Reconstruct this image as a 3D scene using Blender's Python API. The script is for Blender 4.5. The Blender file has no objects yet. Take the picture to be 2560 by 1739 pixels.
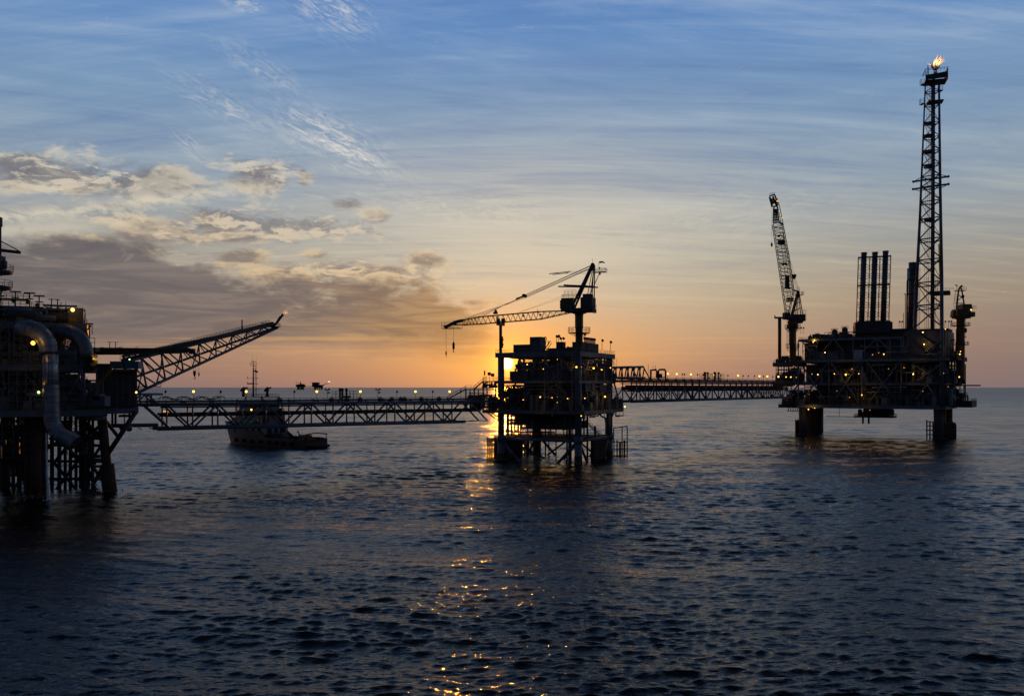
import bpy, math, random
import numpy as np
from mathutils import Vector, Matrix

S = bpy.context.scene
COL = S.collection
F, HX, HY, CAMZ = 2217.0, 1280.0, 968.0, 26.0      # focal length in photo pixels, principal column, horizon row, eye height (m)

# ------------------------------------------------------------------ camera, exposure
cam = bpy.data.cameras.new('camera'); camo = bpy.data.objects.new('camera', cam); COL.objects.link(camo)
camo.location = (0, 0, CAMZ); camo.rotation_euler = (math.radians(90), 0, 0)
cam.sensor_width = 36; cam.lens = F / 2560 * 36; cam.shift_y = (HY - 869.5) / 2560
cam.clip_start = 1; cam.clip_end = 400000
S.camera = camo
S.view_settings.view_transform = 'Standard'; S.view_settings.look = 'None'
S.view_settings.exposure = 0; S.view_settings.gamma = 1
S.render.engine = 'CYCLES'
S.cycles.use_denoising = True
S.cycles.max_bounces = 5; S.cycles.diffuse_bounces = 2; S.cycles.glossy_bounces = 3
S.cycles.sample_clamp_indirect = 4

SUN_AZ = math.degrees(math.atan((1267 - HX) / F)); SUN_EL = math.degrees(math.atan((HY - 908) / F))

def lin(r, g, b):
    f = lambda c: (c/255/12.92) if c/255 <= .04045 else ((c/255+.055)/1.055)**2.4
    return (f(r), f(g), f(b), 1)

def ae(px, py):                                    # a photo point as azimuth / elevation, degrees
    x, z = (px - HX)/F, (HY - py)/F
    return math.degrees(math.atan(x)), math.degrees(math.atan(z/math.sqrt(1+x*x)))

# ------------------------------------------------------------------ world: sunset sky
W = bpy.data.worlds.new('World'); S.world = W; W.use_nodes = True
nt = W.node_tree; nt.nodes.clear()
class E:                                           # tiny expression builder over Math nodes
    tree = nt
    def __init__(s, sock): s.s = sock
    def __add__(a, b): return M('ADD', a, b)
    __radd__ = __add__
    def __mul__(a, b): return M('MULTIPLY', a, b)
    __rmul__ = __mul__
    def __sub__(a, b): return M('SUBTRACT', a, b)
    def __rsub__(a, b): return M('SUBTRACT', b, a)
    def __truediv__(a, b): return M('DIVIDE', a, b)
    def __neg__(a): return M('MULTIPLY', a, -1.0)
def put(inp, v):
    if isinstance(v, E): E.tree.links.new(v.s, inp)
    elif hasattr(v, 'links'): E.tree.links.new(v, inp)
    else: inp.default_value = v
def M(op, a, b=None, c=None):
    n = E.tree.nodes.new('ShaderNodeMath'); n.operation = op
    put(n.inputs[0], a)
    if b is not None: put(n.inputs[1], b)
    if c is not None: put(n.inputs[2], c)
    return E(n.outputs[0])
def clamp(a): return M('MINIMUM', M('MAXIMUM', a, 0.0), 1.0)
def sstep(x, a, b, lo=0.0, hi=1.0):
    n = E.tree.nodes.new('ShaderNodeMapRange'); n.interpolation_type = 'SMOOTHSTEP'
    put(n.inputs[0], x); put(n.inputs[1], a); put(n.inputs[2], b); put(n.inputs[3], lo); put(n.inputs[4], hi)
    return E(n.outputs[0])
def vec(x, y, z=0.0):
    n = E.tree.nodes.new('ShaderNodeCombineXYZ')
    for i, v in enumerate((x, y, z)): put(n.inputs[i], v)
    return n.outputs[0]
def noise(v, scale=1.0, detail=4.0, rough=0.55, dist=0.0):
    n = E.tree.nodes.new('ShaderNodeTexNoise'); put(n.inputs['Vector'], v)
    n.inputs['Scale'].default_value = scale; n.inputs['Detail'].default_value = detail
    n.inputs['Roughness'].default_value = rough; n.inputs['Distortion'].default_value = dist
    return E(n.outputs[0])
def ramp(x, pts, interp='LINEAR'):
    n = E.tree.nodes.new('ShaderNodeValToRGB'); put(n.inputs[0], x); cr = n.color_ramp; cr.interpolation = interp
    while len(cr.elements) < len(pts): cr.elements.new(.5)
    for e, (p, c) in zip(cr.elements, pts):
        e.position = p; e.color = c
    return n.outputs[0]
def curve(x, x0, x1, pts, y1):                     # piecewise value: pts (x, y) in real units, y in 0..y1
    r = ramp((x - x0)/(x1 - x0), [((p-x0)/(x1-x0), (q/y1, q/y1, q/y1, 1)) for p, q in pts], 'B_SPLINE' if len(pts) > 3 else 'LINEAR')
    return E(r) * y1
def mix(f, a, b, mode='MIX'):
    n = E.tree.nodes.new('ShaderNodeMix'); n.data_type = 'RGBA'; n.blend_type = mode; n.clamp_result = False
    put(n.inputs[0], f); put(n.inputs[6], a); put(n.inputs[7], b)
    return n.outputs[2]
def gauss(x, c, s):
    t = (x - c)/s
    return M('EXPONENT', -(t*t))
def gauss2(x, cx, sx, y, cy, sy):
    a = (x - cx)/sx; b = (y - cy)/sy
    return M('EXPONENT', -(a*a + b*b))

tc = nt.nodes.new('ShaderNodeTexCoord')
nz = nt.nodes.new('ShaderNodeVectorMath'); nz.operation = 'NORMALIZE'; nt.links.new(tc.outputs['Generated'], nz.inputs[0])
sp = nt.nodes.new('ShaderNodeSeparateXYZ'); nt.links.new(nz.outputs[0], sp.inputs[0])
DX, DY, DZ = (E(o) for o in sp.outputs)
AZ = M('ARCTAN2', DX, DY) * (180/math.pi)
EL = M('ARCSINE', DZ) * (180/math.pi)
ELP = M('MAXIMUM', EL, 0.0)

# base gradient over elevation
base = ramp(ELP/60.0, [
    (0.000, lin(142,113,106)), (0.020, lin(158,122,104)), (0.045, lin(176,138,110)), (0.09, lin(174,154,128)),
    (0.145, lin(160,160,154)), (0.205, lin(144,160,174)), (0.285, lin(122,152,184)), (0.36, lin(98,139,190)),
    (0.43, lin(80,124,186)), (0.55, lin(38,62,98)), (1.0, lin(15,27,46))])
# duller, mauve towards the sides of the horizon
side = sstep(M('ABSOLUTE', AZ - SUN_AZ), 8.0, 34.0)
base = mix(side * sstep(ELP, 12.0, 1.0) * 0.70, base, lin(118,110,114))
# broad pale glow over the sun, then orange, then yellow
g1 = gauss2(AZ, SUN_AZ + 2.0, 14.0, ELP, 9.0, 6.0)
col = mix(g1 * 0.58, base, lin(218,208,184))
g2 = gauss2(AZ, SUN_AZ + .5, 8.0, ELP, 2.1, 2.8)
col = mix(g2 * 0.70, col, lin(236,160,70))
# planar coordinates of a high cloud sheet
KX = DX/(DZ + 0.10); KY = DY/(DZ + 0.10)
ci = noise(vec(KX*0.70 + KY*0.10, KY*2.1 - KX*0.34 + KX*KX*0.20, 1.7), 1.25, 7.0, 0.62, 1.1)
ci2 = noise(vec(KX*0.30 - KY*0.05, KY*3.8 + KX*0.20 - KX*KX*0.26, 8.3), 1.9, 7.0, 0.64, 0.6)
ci3 = noise(vec(KX*0.9 + KY*.4, KY*5.0 - KX*1.3 + KX*KX*0.3, 4.1), 2.6, 6.0, 0.66, 0.5)
cir = clamp(ci*0.52 + ci2*0.44 + ci3*.26 - 0.10)
upper = sstep(ELP, 2.5, 9.0)
col = mix(sstep(cir, 0.48, 0.74) * upper * 0.50, col, mix(sstep(ELP, 6.0, 18.0), lin(220,206,176), lin(178,194,212)))
col = mix(sstep(cir, 0.54, 0.30) * upper * 0.50, col, mix(sstep(ELP, 6.0, 16.0), lin(134,136,142), lin(76,112,166)))
# a few bright combed wisps
def wisp(px, py, sx, sy, tilt, k, seed, c=(232,226,214)):
    global col
    a, e = ae(px, py); t = math.radians(tilt)
    u = (AZ - a)*math.cos(t) - (EL - e)*math.sin(t); v = (AZ - a)*math.sin(t) + (EL - e)*math.cos(t)
    n = noise(vec(u*0.5, v*1.7, seed), 1.7, 7.0, 0.66, 1.0)
    m = gauss2(u, 0.0, sx, v, 0.0, sy) * sstep(n, 0.40, 0.72)
    col = mix(clamp(m * k), col, lin(*c))
wisp(830, 350, 3.4, 1.2, 22, .85, 3.1)
wisp(900, 395, 2.7, .30, 19, 1.0, 5.7)
wisp(560, 265, 3.0, .7, 22, .45, 9.9)
wisp(830, 22, 2.2, 1.2, 20, .65, 12.4)
wisp(600, 5, 1.2, .5, 10, .7, 2.2)
wisp(475, 365, .9, .5, 40, .5, 4.4)
wisp(650, 165, 2.5, .7, 25, .35, 14.4)
wisp(1150, 520, 7.0, 1.0, 4, .45, 6.2, (222,214,196))
wisp(1700, 560, 9.0, 1.8, -6, .35, 7.2, (206,200,184))

# broken cumulus patches, left
def cloud_noise(du, dv):
    return noise(vec((AZ + du)*0.16, (EL + dv)*0.36, 21.0), 1.75, 9.0, 0.58, 0.35)
c1 = cloud_noise(0, 0); c2 = cloud_noise(1.1, -0.75)
def blob(px, py, sx, sy): 
    a, e = ae(px, py); return gauss2(AZ, a, sx, EL, e, sy)
env = blob(400, 455, 4.6, 1.5)
for b in ((20, 425, 3.0, 1.6), (190, 460, 2.4, .9), (650, 450, 3.2, 1.6), (760, 445, 1.0, .9), (870, 510, 1.6, .6), (530, 560, 2.2, .9), (940, 540, 1.6, .8),
          (600, 640, 2.3, .7), (800, 640, 1.9, .7), (1065, 650, 1.7, .6), (980, 675, 2.0, .5), (420, 590, 5.0, 1.3), (200, 600, 4.0, 1.0),
          (730, 700, 3.0, 1.0), (1200, 755, 2.2, .35), (560, 590, 3.2, .6)):
    env = M('MAXIMUM', env, blob(*b))
dens = c1*0.95 + env*0.50 - 0.44
cm = sstep(dens, 0.26, 0.50) * sstep(ELP, 3.0, 5.0)
lit = sstep(c1 - c2, -0.07, 0.10)
thick = sstep(dens, 0.34, 0.62)
ccol = mix(lit, mix(sstep(ELP, 4.0, 14.0), lin(138,118,100), lin(112,110,116)), mix(sstep(ELP, 5.0, 14.0), lin(222,190,140), lin(214,204,182)))
ccol = mix(thick * 0.55, ccol, lin(122,118,120))
col = mix(cm * 0.88, col, ccol)
# long bright streak under the left cloud
a0, e0 = ae(0, 538); a1, e1 = ae(620, 462)
sl = (e1 - e0)/(a1 - a0)
wob = noise(vec(AZ*0.5, EL*0.5, 33.0), 1.0, 7.0, .68) - 0.5
dline = (EL - (AZ - a0)*sl - e0) + wob*1.2
puff = noise(vec(AZ*.55 + EL*.3, EL*1.1, 12.0), 1.6, 8.0, .62, .6)
sm = gauss(dline, 0.0, .50) * sstep(AZ, a1 + 3.5, a1 - 3.0) * sstep(puff, .34, .60)
col = mix(clamp(sm * .95), col, mix(sstep(dline, -.5, .5), lin(220,210,186), lin(170,166,162)))
a0b, e0b = ae(0, 580); a1b, e1b = ae(230, 560)
dl2 = (EL - (AZ - a0b)*((e1b-e0b)/(a1b-a0b)) - e0b) + wob*1.1
col = mix(clamp(gauss(dl2, 0.0, .38) * sstep(AZ, a1b + 2.5, a1b - 2.0) * .7), col, lin(200,192,176))

# finer broken cloud between the streak and the bank
f1 = noise(vec(AZ*0.30, EL*0.80, 51.0), 1.6, 10.0, 0.62, 0.5); f2 = noise(vec((AZ+.7)*0.30, (EL-.45)*0.80, 51.0), 1.6, 10.0, 0.62, 0.5)
fe = M('MAXIMUM', M('MAXIMUM', blob(620, 560, 9.0, 1.6), blob(880, 690, 8.0, 1.1)), M('MAXIMUM', blob(150, 430, 5.0, 1.5), blob(640, 430, 3.2, 1.0)))
fd = f1*.9 + fe*.34 - .28
fm = sstep(fd, .30, .52)
fcol = mix(sstep(f1 - f2, -.06, .09), mix(sstep(ELP, 4.0, 13.0), lin(128,114,104), lin(110,112,122)), mix(sstep(ELP, 4.0, 13.0), lin(222,188,140), lin(210,200,182)))
col = mix(fm * .75, col, fcol)
# dark stratus bank running down to the right towards the sun
up = [ae(*p) for p in ((-150, 555), (0, 565), (250, 580), (400, 610), (560, 690), (700, 700), (850, 690), (1080, 705), (1200, 760), (1290, 850))]
lo = [ae(*p) for p in ((-150, 870), (0, 868), (400, 850), (700, 850), (900, 866), (1080, 872), (1200, 882), (1290, 905))]
UP = curve(AZ, -40.0, 4.0, [(-40, up[0][1])] + up + [(4, 1.0)], 15.0)
LO = curve(AZ, -40.0, 4.0, [(-40, lo[0][1])] + lo + [(4, 1.2)], 15.0)
bn = noise(vec(AZ*0.20, EL*0.55, 4.0), 1.3, 9.0, 0.60, .5) - 0.5
bm = sstep(UP - EL + bn*6.0 + (f1 - .5)*3.0, -0.40, 1.35) * sstep(EL - LO + bn*1.6, -1.1, 1.0) * sstep(AZ, 1.0, -3.0)
bcol = mix(sstep(AZ, -16.0, -1.5), lin(95,91,97), lin(122,102,82))
bn2 = noise(vec(AZ*0.11 + EL*.1, EL*0.9, 14.0), 1.5, 8.0, 0.62, .8)
bcol = mix(sstep(bn2, .42, .68) * 0.55, bcol, mix(sstep(AZ, -20.0, -4.0), lin(140,126,120), lin(176,146,110)))
bcol = mix(sstep(bn2, .46, .26) * sstep(UP - EL, 3.5, .5) * 0.6, bcol, lin(84,80,88))
col = mix(bm * 0.94, col, bcol)
# sunlit streaks beneath it
lw = noise(vec(AZ*0.07, EL*1.5, 2.0), 1.6, 5.0, .55, .4)
col = mix(sstep(lw, .48, .70) * gauss(EL, 2.8, 1.5) * .45 * gauss(AZ, -6.0, 22.0), col, lin(214,170,108))

# the sun's own glow and disc
sv = Vector((math.sin(math.radians(SUN_AZ))*math.cos(math.radians(SUN_EL)), math.cos(math.radians(SUN_AZ))*math.cos(math.radians(SUN_EL)), math.sin(math.radians(SUN_EL))))
dt = nt.nodes.new('ShaderNodeVectorMath'); dt.operation = 'DOT_PRODUCT'
nt.links.new(nz.outputs[0], dt.inputs[0]); dt.inputs[1].default_value = sv
ang = M('ARCCOSINE', M('MINIMUM', E(dt.outputs['Value']), 1.0)) * (180/math.pi)
h1 = M('EXPONENT', -(ang/2.3)); h2 = M('EXPONENT', -(ang/.62))
col = mix(1.0, col, mix(h1, (0,0,0,1), (0.62, 0.23, 0.0, 1)), 'ADD')
col = mix(1.0, col, mix(h2, (0,0,0,1), (2.0, 0.78, 0.04, 1)), 'ADD')
disc = sstep(ang, .46, .30)
col = mix(disc, col, (8.0, 4.8, 1.5, 1))
# away from the sunset the sky is dim
back = sstep(M('ABSOLUTE', AZ), 45.0, 130.0)
col = mix(back, col, mix(1.0, col, (0.15, 0.19, 0.27, 1), 'MULTIPLY'))
sky = nt.nodes.new('ShaderNodeTexSky'); sky.sky_type = 'NISHITA'; sky.sun_disc = False
sky.sun_elevation = math.radians(SUN_EL); sky.sun_rotation = math.radians(SUN_AZ)
b1 = nt.nodes.new('ShaderNodeBackground'); nt.links.new(col, b1.inputs[0]); b1.inputs[1].default_value = 1.0
b2 = nt.nodes.new('ShaderNodeBackground'); nt.links.new(sky.outputs[0], b2.inputs[0]); b2.inputs[1].default_value = 0.006
ad = nt.nodes.new('ShaderNodeAddShader'); nt.links.new(b1.outputs[0], ad.inputs[0]); nt.links.new(b2.outputs[0], ad.inputs[1])
wo = nt.nodes.new('ShaderNodeOutputWorld'); nt.links.new(ad.outputs[0], wo.inputs[0])
W.cycles.sampling_method = 'MANUAL'; W.cycles.sample_map_resolution = 1024

sl_ = bpy.data.lights.new('sun', 'SUN'); so = bpy.data.objects.new('sun', sl_); COL.objects.link(so)
sl_.energy = 0.8; sl_.angle = math.radians(1.3); sl_.color = (1.0, 0.31, 0.025)
so.rotation_euler = (-(sv + Vector((-.0017, 0, .008)))).to_track_quat('-Z', 'Y').to_euler()

# ------------------------------------------------------------------ materials
MATS = {}
def mat(name, color, rough=.6, metal=0.0, var=.25, scale=.6, emit=None, strength=0, rust=0.0):
    if name in MATS: return MATS[name]
    m = bpy.data.materials.new(name); m.use_nodes = True; MATS[name] = m
    t = m.node_tree; E.tree = t; b = t.nodes['Principled BSDF']
    g = t.nodes.new('ShaderNodeTexCoord')
    n = noise(g.outputs['Object'], scale, 5.0, .65)
    c0 = tuple(c*(1-var) for c in color[:3]) + (1,); c1 = tuple(min(1, c*(1+var)) for c in color[:3]) + (1,)
    c = mix(sstep(n, .3, .7), c0, c1)
    if rust:
        r = noise(g.outputs['Object'], scale*1.9, 7.0, .7)
        c = mix(sstep(r, .56, .70)*rust, c, (.09, .035, .015, 1))
    put(b.inputs['Base Color'], c)
    put(b.inputs['Roughness'], clamp(n*.3 + (rough - .15)))
    b.inputs['Metallic'].default_value = metal
    if emit:
        b.inputs['Emission Color'].default_value = emit + (1,); b.inputs['Emission Strength'].default_value = strength
    return m
# ------------------------------------------------------------------ sea
def sea_material():
    m = bpy.data.materials.new('sea_water'); m.use_nodes = True
    t = m.node_tree; E.tree = t; b = t.nodes['Principled BSDF']
    b.inputs['Base Color'].default_value = (.0012, .004, .0065, 1)
    b.inputs['IOR'].default_value = 1.333
    g = t.nodes.new('ShaderNodeNewGeometry'); s = t.nodes.new('ShaderNodeSeparateXYZ'); t.links.new(g.outputs['Position'], s.inputs[0])
    x, y = E(s.outputs[0]), E(s.outputs[1])
    far = M('SQRT', x*x + y*y)      # unresolved ripples far out act as a rougher surface
    put(b.inputs['Roughness'], sstep(M('LOGARITHM', far, 10.0), 2.3, 3.7, .065, .34))
    n1 = noise(vec(x*.36 + y*.07, y*1.0 - x*.14, 0.0), 1.0, 4.0, .6, .5)
    n2 = noise(vec(x*.42 - y*.12, y*1.0 + x*.16, 5.0), 2.6, 3.0, .6, .3)
    n3 = noise(vec(x*.6 + y*.2, y*1.0 - x*.1, 9.0), .30, 3.0, .55, .3)
    gust = noise(vec(x, y*.6, 3.0), .011, 3.0, .6, .6)
    h = n1*.36 + n2*.28 + n3*.24
    bp = t.nodes.new('ShaderNodeBump'); bp.inputs['Distance'].default_value = 1.0
    put(bp.inputs['Strength'], sstep(gust, .36, .66, .55, 1.0) * sstep(M('LOGARITHM', far, 10.0), 1.9, 2.9, .75, .62)); put(bp.inputs['Height'], h)
    t.links.new(bp.outputs[0], b.inputs['Normal'])
    return m
def build_sea():
    ox, oy = 0.0, -6.0
    rng = np.random.RandomState(4)
    r = [46.0]
    while r[-1] < 2400: r.append(r[-1] + max(.12, .0019*r[-1]))
    while r[-1] < 260000: r.append(r[-1]*1.12)
    r = np.array(r); NA = 1250
    th = np.linspace(-math.radians(41), math.radians(41), NA)
    R, T = np.meshgrid(r, th, indexing='ij')
    X = (ox + R*np.sin(T)).ravel(); Y = (oy + R*np.cos(T)).ravel(); Rf = R.ravel()
    sp_ = np.maximum(.0019*Rf, Rf*(th[1]-th[0]))
    Z = np.zeros_like(X); DXs = np.zeros_like(X); DYs = np.zeros_like(X)
    N = 190
    lam = np.sort(np.concatenate([np.clip(np.exp(rng.normal(math.log(1.15), .75, N-8)), .42, 12), rng.uniform(16, 60, 8)]))
    wob = X*.013 + 1.1*np.sin(Y*.009 + .4) ; lane = np.sin(Y*.031 + .9*np.sin(wob) + X*.004)*.5 + np.sin(X*.019 - Y*.008 + 1.2*np.sin(Y*.012))*.35 + np.sin(Y*.083 + X*.022 + 1.5*np.sin(X*.017))*.35
    lane = np.clip(.90 + .48*lane, .40, 1.4)
    wind = math.radians(-98)
    for i in range(N):
        L = lam[i]; k = 2*math.pi/L
        d = (wind if rng.rand() < .68 else wind + .66) + rng.normal(0, .30 if L < 3 else .22)
        s = .031 if L < 1.6 else (.036 if L < 3.2 else (.030 if L < 12 else .022))
        a = s/k; p0 = rng.uniform(0, 6.283)
        fade = np.clip((L/sp_ - 2.5)/2.5, 0, 1); m = int(np.searchsorted(-fade, 0, 'left'))
        if m == 0: continue
        ph = k*(math.cos(d)*X[:m] + math.sin(d)*Y[:m]) + p0
        A = a*fade[:m]
        A = A*lane[:m] if L < 5 else A
        Z[:m] += A*np.sin(ph); c = A*np.cos(ph)*.6
        DXs[:m] += math.cos(d)*c; DYs[:m] += math.sin(d)*c
    # patches of calmer and rougher water
    X = X + DXs; Y = Y + DYs
    nr = len(r)
    co = np.stack([X, Y, Z], 1).astype(np.float32)
    i, j = np.meshgrid(np.arange(nr-1), np.arange(NA-1), indexing='ij')
    a = (i*NA + j).ravel()
    q = np.stack([a, a+1, a+NA+1, a+NA], 1).astype(np.int32)
    q = q[:, ::-1].copy()
    me = bpy.data.meshes.new('sea'); me.vertices.add(len(co)); me.vertices.foreach_set('co', co.ravel())
    me.loops.add(q.size); me.loops.foreach_set('vertex_index', q.ravel())
    me.polygons.add(len(q)); me.polygons.foreach_set('loop_start', np.arange(0, q.size, 4, dtype=np.int32))
    me.polygons.foreach_set('use_smooth', np.ones(len(q), bool))
    me.update(calc_edges=True); me.validate()
    o = bpy.data.objects.new('sea', me); COL.objects.link(o); me.materials.append(sea_material())
    o['kind'] = 'structure'; o['label'] = 'dark rippled open sea under the sunset'
build_sea()
# ------------------------------------------------------------------ mesh helpers
V3 = lambda x, y, z: Vector((x, y, z))
def at(px, py, d):                                 # photo point at distance d (metres along the view axis)
    return V3((px-HX)/F*d, d, CAMZ - (py-HY)/F*d)
class Frame:                                       # a plan frame: origin, two horizontal axes
    def __init__(s, o, u, v): s.o, s.u, s.v = o.copy(), u.normalized(), v.normalized()
    def __call__(s, a, b, z): return s.o + s.u*a + s.v*b + V3(0, 0, z)
WORLD = Frame(V3(0,0,0), V3(1,0,0), V3(0,1,0))
class MB:
    def __init__(s): s.v = []; s.f = []; s.sm = []
    def add(s, vs, fs, smooth=False):
        k = len(s.v); s.v += vs; s.f += [tuple(i+k for i in f) for f in fs]; s.sm += [smooth]*len(fs); return s
    def hexa(s, c):                                # 8 corners: bottom 4, top 4
        return s.add(list(c), [(3,2,1,0),(4,5,6,7),(0,1,5,4),(1,2,6,5),(2,3,7,6),(3,0,4,7)])
    def box(s, fr, a0, a1, b0, b1, z0, z1):
        return s.hexa([fr(a0,b0,z0),fr(a1,b0,z0),fr(a1,b1,z0),fr(a0,b1,z0),fr(a0,b0,z1),fr(a1,b0,z1),fr(a1,b1,z1),fr(a0,b1,z1)])
    def beam(s, p, q, w, h=None):
        h = h or w; d = (q-p)
        if d.length < 1e-6: return s
        d.normalize()
        up = V3(0,0,1) if abs(d.z) < .95 else V3(0,1,0)
        x = d.cross(up).normalized(); y = x.cross(d).normalized()
        x = x*(w/2); y = y*(h/2)
        return s.hexa([p-x-y,p+x-y,q+x-y,q-x-y,p-x+y,p+x+y,q+x+y,q-x+y])
    def ring(s, c, x, y, r, n): return [c + x*(r*math.cos(2*math.pi*i/n)) + y*(r*math.sin(2*math.pi*i/n)) for i in range(n)]
    def tube(s, p, q, r, r2=None, n=8):
        return s.path([p, q], [r, r if r2 is None else r2], n)
    def path(s, pts, r, n=8, caps=True):
        rs = r if isinstance(r, list) else [r]*len(pts)
        vs = []; fs = []; x = None
        for i, p in enumerate(pts):
            d = (pts[min(i+1, len(pts)-1)] - pts[max(i-1, 0)]).normalized()
            if x is None:
                x = d.cross(V3(0,0,1) if abs(d.z) < .9 else V3(0,1,0)).normalized()
            else: x = (x - d*x.dot(d)).normalized()
            y = d.cross(x)
            k = 1.0
            if 0 < i < len(pts)-1:
                a = (pts[i]-pts[i-1]).normalized().dot((pts[i+1]-pts[i]).normalized()); k = min(1.5, 1/max(.2, math.sqrt(max(0,(1+a)/2))))
            vs += s.ring(p, x, y, rs[i]*k if len(pts) < 8 else rs[i], n)
        for i in range(len(pts)-1):
            for j in range(n):
                a, b = i*n+j, i*n+(j+1) % n
                fs.append((a, b, b+n, a+n))
        s.add(vs, fs, n > 6)
        if caps:
            k = len(s.v) - len(vs)
            s.f += [tuple(k+j for j in reversed(range(n))), tuple(k+(len(pts)-1)*n+j for j in range(n))]; s.sm += [False]*2
        return s
    def sphere(s, c, r, n=8, m=6, sz=1.0):
        vs = [c + V3(0,0,r*sz)]; 
        for i in range(1, m):
            t = math.pi*i/m
            vs += [c + V3(r*math.sin(t)*math.cos(2*math.pi*j/n), r*math.sin(t)*math.sin(2*math.pi*j/n), r*sz*math.cos(t)) for j in range(n)]
        vs.append(c - V3(0,0,r*sz)); fs = []
        for j in range(n):
            fs.append((0, 1+j, 1+(j+1) % n))
            for i in range(m-2):
                a = 1+i*n; fs.append((a+j, a+n+j, a+n+(j+1) % n, a+(j+1) % n))
            a = 1+(m-2)*n; fs.append((a+j, len(vs)-1, a+(j+1) % n))
        return s.add(vs, fs, True)
    def rail(s, pts, h=1.15, r=.05, step=1.9, bars=(1.0, .52)):
        for p, q in zip(pts, pts[1:]):
            L = (q-p).length; n = max(1, round(L/step))
            for i in range(n+1):
                c = p.lerp(q, i/n); s.beam(c, c+V3(0,0,h), r*1.6)
            for b in bars: s.beam(p+V3(0,0,h*b), q+V3(0,0,h*b), r*1.6)
        return s
    def ladder(s, p, q, w=.5, r=.04, ax=None, step=.6, cage=0):
        x = (ax or V3(1,0,0)).normalized()*(w/2)
        s.beam(p-x, q-x, r*2); s.beam(p+x, q+x, r*2); n = int((q-p).length/step)
        for i in range(1, n): c = p.lerp(q, i/n); s.beam(c-x, c+x, r*1.6)
        if cage:
            y = x.normalized().cross((q-p).normalized())
            for i in range(1, n, 2):
                c = p.lerp(q, i/n); pts = [c + x.normalized()*(cage*math.cos(t)) + y*(cage*(1-1*math.sin(t))*0 - y.dot(y)*0) + y*(cage*math.sin(t)) for t in [k*math.pi/5 for k in range(6)]]
                for a, b in zip(pts, pts[1:]): s.beam(a, b, r*1.6)
        return s
    def stair(s, p, q, w, side, rail=True):        # a flight from p to q, width w along side
        sd = side.normalized()*w
        for o in (V3(0,0,0), sd):
            s.beam(p+o, q+o, .10, .35)
            if rail:
                s.beam(p+o+V3(0,0,1), q+o+V3(0,0,1), .08)
                n = max(1, int((q-p).length/1.6))
                for i in range(n+1): c = p.lerp(q, i/n)+o; s.beam(c, c+V3(0,0,1), .07)
        n = int(abs(q.z-p.z)/.22)
        for i in range(n): c = p.lerp(q, (i+.5)/n); s.beam(c, c+sd, .25, .05)
        return s
    def lattice(s, secs, nb, rc, rl, n=5):         # secs: list of 4-corner rings; nb bays per span; chords rc, lacing rl
        for A, B in zip(secs, secs[1:]):
            for k in range(4): s.tube(A[k], B[k], rc, n=n)
        rings = []
        for (A, B), m in zip(zip(secs, secs[1:]), nb):
            for i in range(m): rings.append([A[k].lerp(B[k], i/m) for k in range(4)])
        rings.append(secs[-1])
        for i in range(len(rings)-1):
            A, B = rings[i], rings[i+1]
            for k in range(4):
                l = (k+1) % 4
                mid = (B[l]+A[l])/2
                s.beam(A[k], mid, rl*2); s.beam(mid, B[k], rl*2)
            if i % 3 == 0: s.beam(A[0], A[1], rl*2); s.beam(A[2], A[3], rl*2)
        return s
    def lathe(s, c, prof, n=16):
        vs = []; fs = []
        for r, z in prof: vs += [c + V3(r*math.cos(2*math.pi*j/n), r*math.sin(2*math.pi*j/n), z) for j in range(n)]
        for i in range(len(prof)-1):
            for j in range(n): a, b = i*n+j, i*n+(j+1) % n; fs.append((a, b, b+n, a+n))
        fs += [tuple(reversed(range(n))), tuple((len(prof)-1)*n+j for j in range(n))]
        return s.add(vs, fs, False)
    def build(s, name, m, parent=None, label=None):
        if not s.v: return None
        org = parent['_o'] if parent is not None else (0, 0, 0)
        org = V3(*org)
        me = bpy.data.meshes.new(name); me.from_pydata([tuple(v-org) for v in s.v], [], s.f)
        me.polygons.foreach_set('use_smooth', s.sm); me.update()
        o = bpy.data.objects.new(name, me); COL.objects.link(o); me.materials.append(m)
        if parent is not None: o.parent = parent; o['_o'] = list(org)
        if label: o['label'] = label
        return o
def thing(name, label, cat, loc, group=None):
    o = bpy.data.objects.new(name, None); COL.objects.link(o); o.location = loc; o['_o'] = list(loc); o.empty_display_size = 1
    o['label'] = label; o['category'] = cat
    if group: o['group'] = group
    return o
def one(name, m, parent, fn, *a, label=None):
    b = MB(); fn(b, *a); return b.build(name, m, parent, label)
def tube_part(name, p, q, r, m, parent, n=10, r2=None): return MB().tube(p, q, r, r2, n).build(name, m, parent)

STEEL = mat('painted_steel', (.10, .125, .155), .5, 0, .3, .25, rust=.5)
STEEL_L = mat('pale_painted_steel', (.14, .17, .20), .5, 0, .25, .25, rust=.35)
DARK = mat('weathered_dark_steel', (.045, .048, .05), .7, 0, .35, .4, rust=.6)
BROWN = mat('rusty_marine_steel', (.06, .032, .02), .8, 0, .4, .5, rust=.5)
YELLOW = mat('yellow_safety_paint', (.17, .12, .015), .5, 0, .25, .5, rust=.25)
CRANE_Y = mat('crane_yellow_paint', (.085, .058, .012), .45, 0, .2, .3, rust=.2)
CLAD = mat('metal_cladding', (.42, .45, .48), .42, .55, .2, .35)
DUCT = mat('grey_duct_metal', (.12, .135, .155), .48, .35, .35, .45, rust=.45)
PIPE = mat('pipe_grey', (.14, .15, .165), .5, .1, .3, .5, rust=.4)
GRATE = mat('deck_grating', (.05, .055, .055), .8, 0, .3, .8)
MODULE = mat('module_wall', (.075, .085, .10), .6, 0, .3, .2, rust=.25)
WHITE = mat('white_paint', (.40, .42, .45), .45, 0, .1, .4, rust=.25)
VWHITE = mat('vessel_white_paint', (.20, .21, .23), .5, 0, .15, .4, rust=.3)
DUCT_P = mat('silver_duct_metal', (.20, .225, .25), .42, .45, .35, .5, rust=.35)
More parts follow.
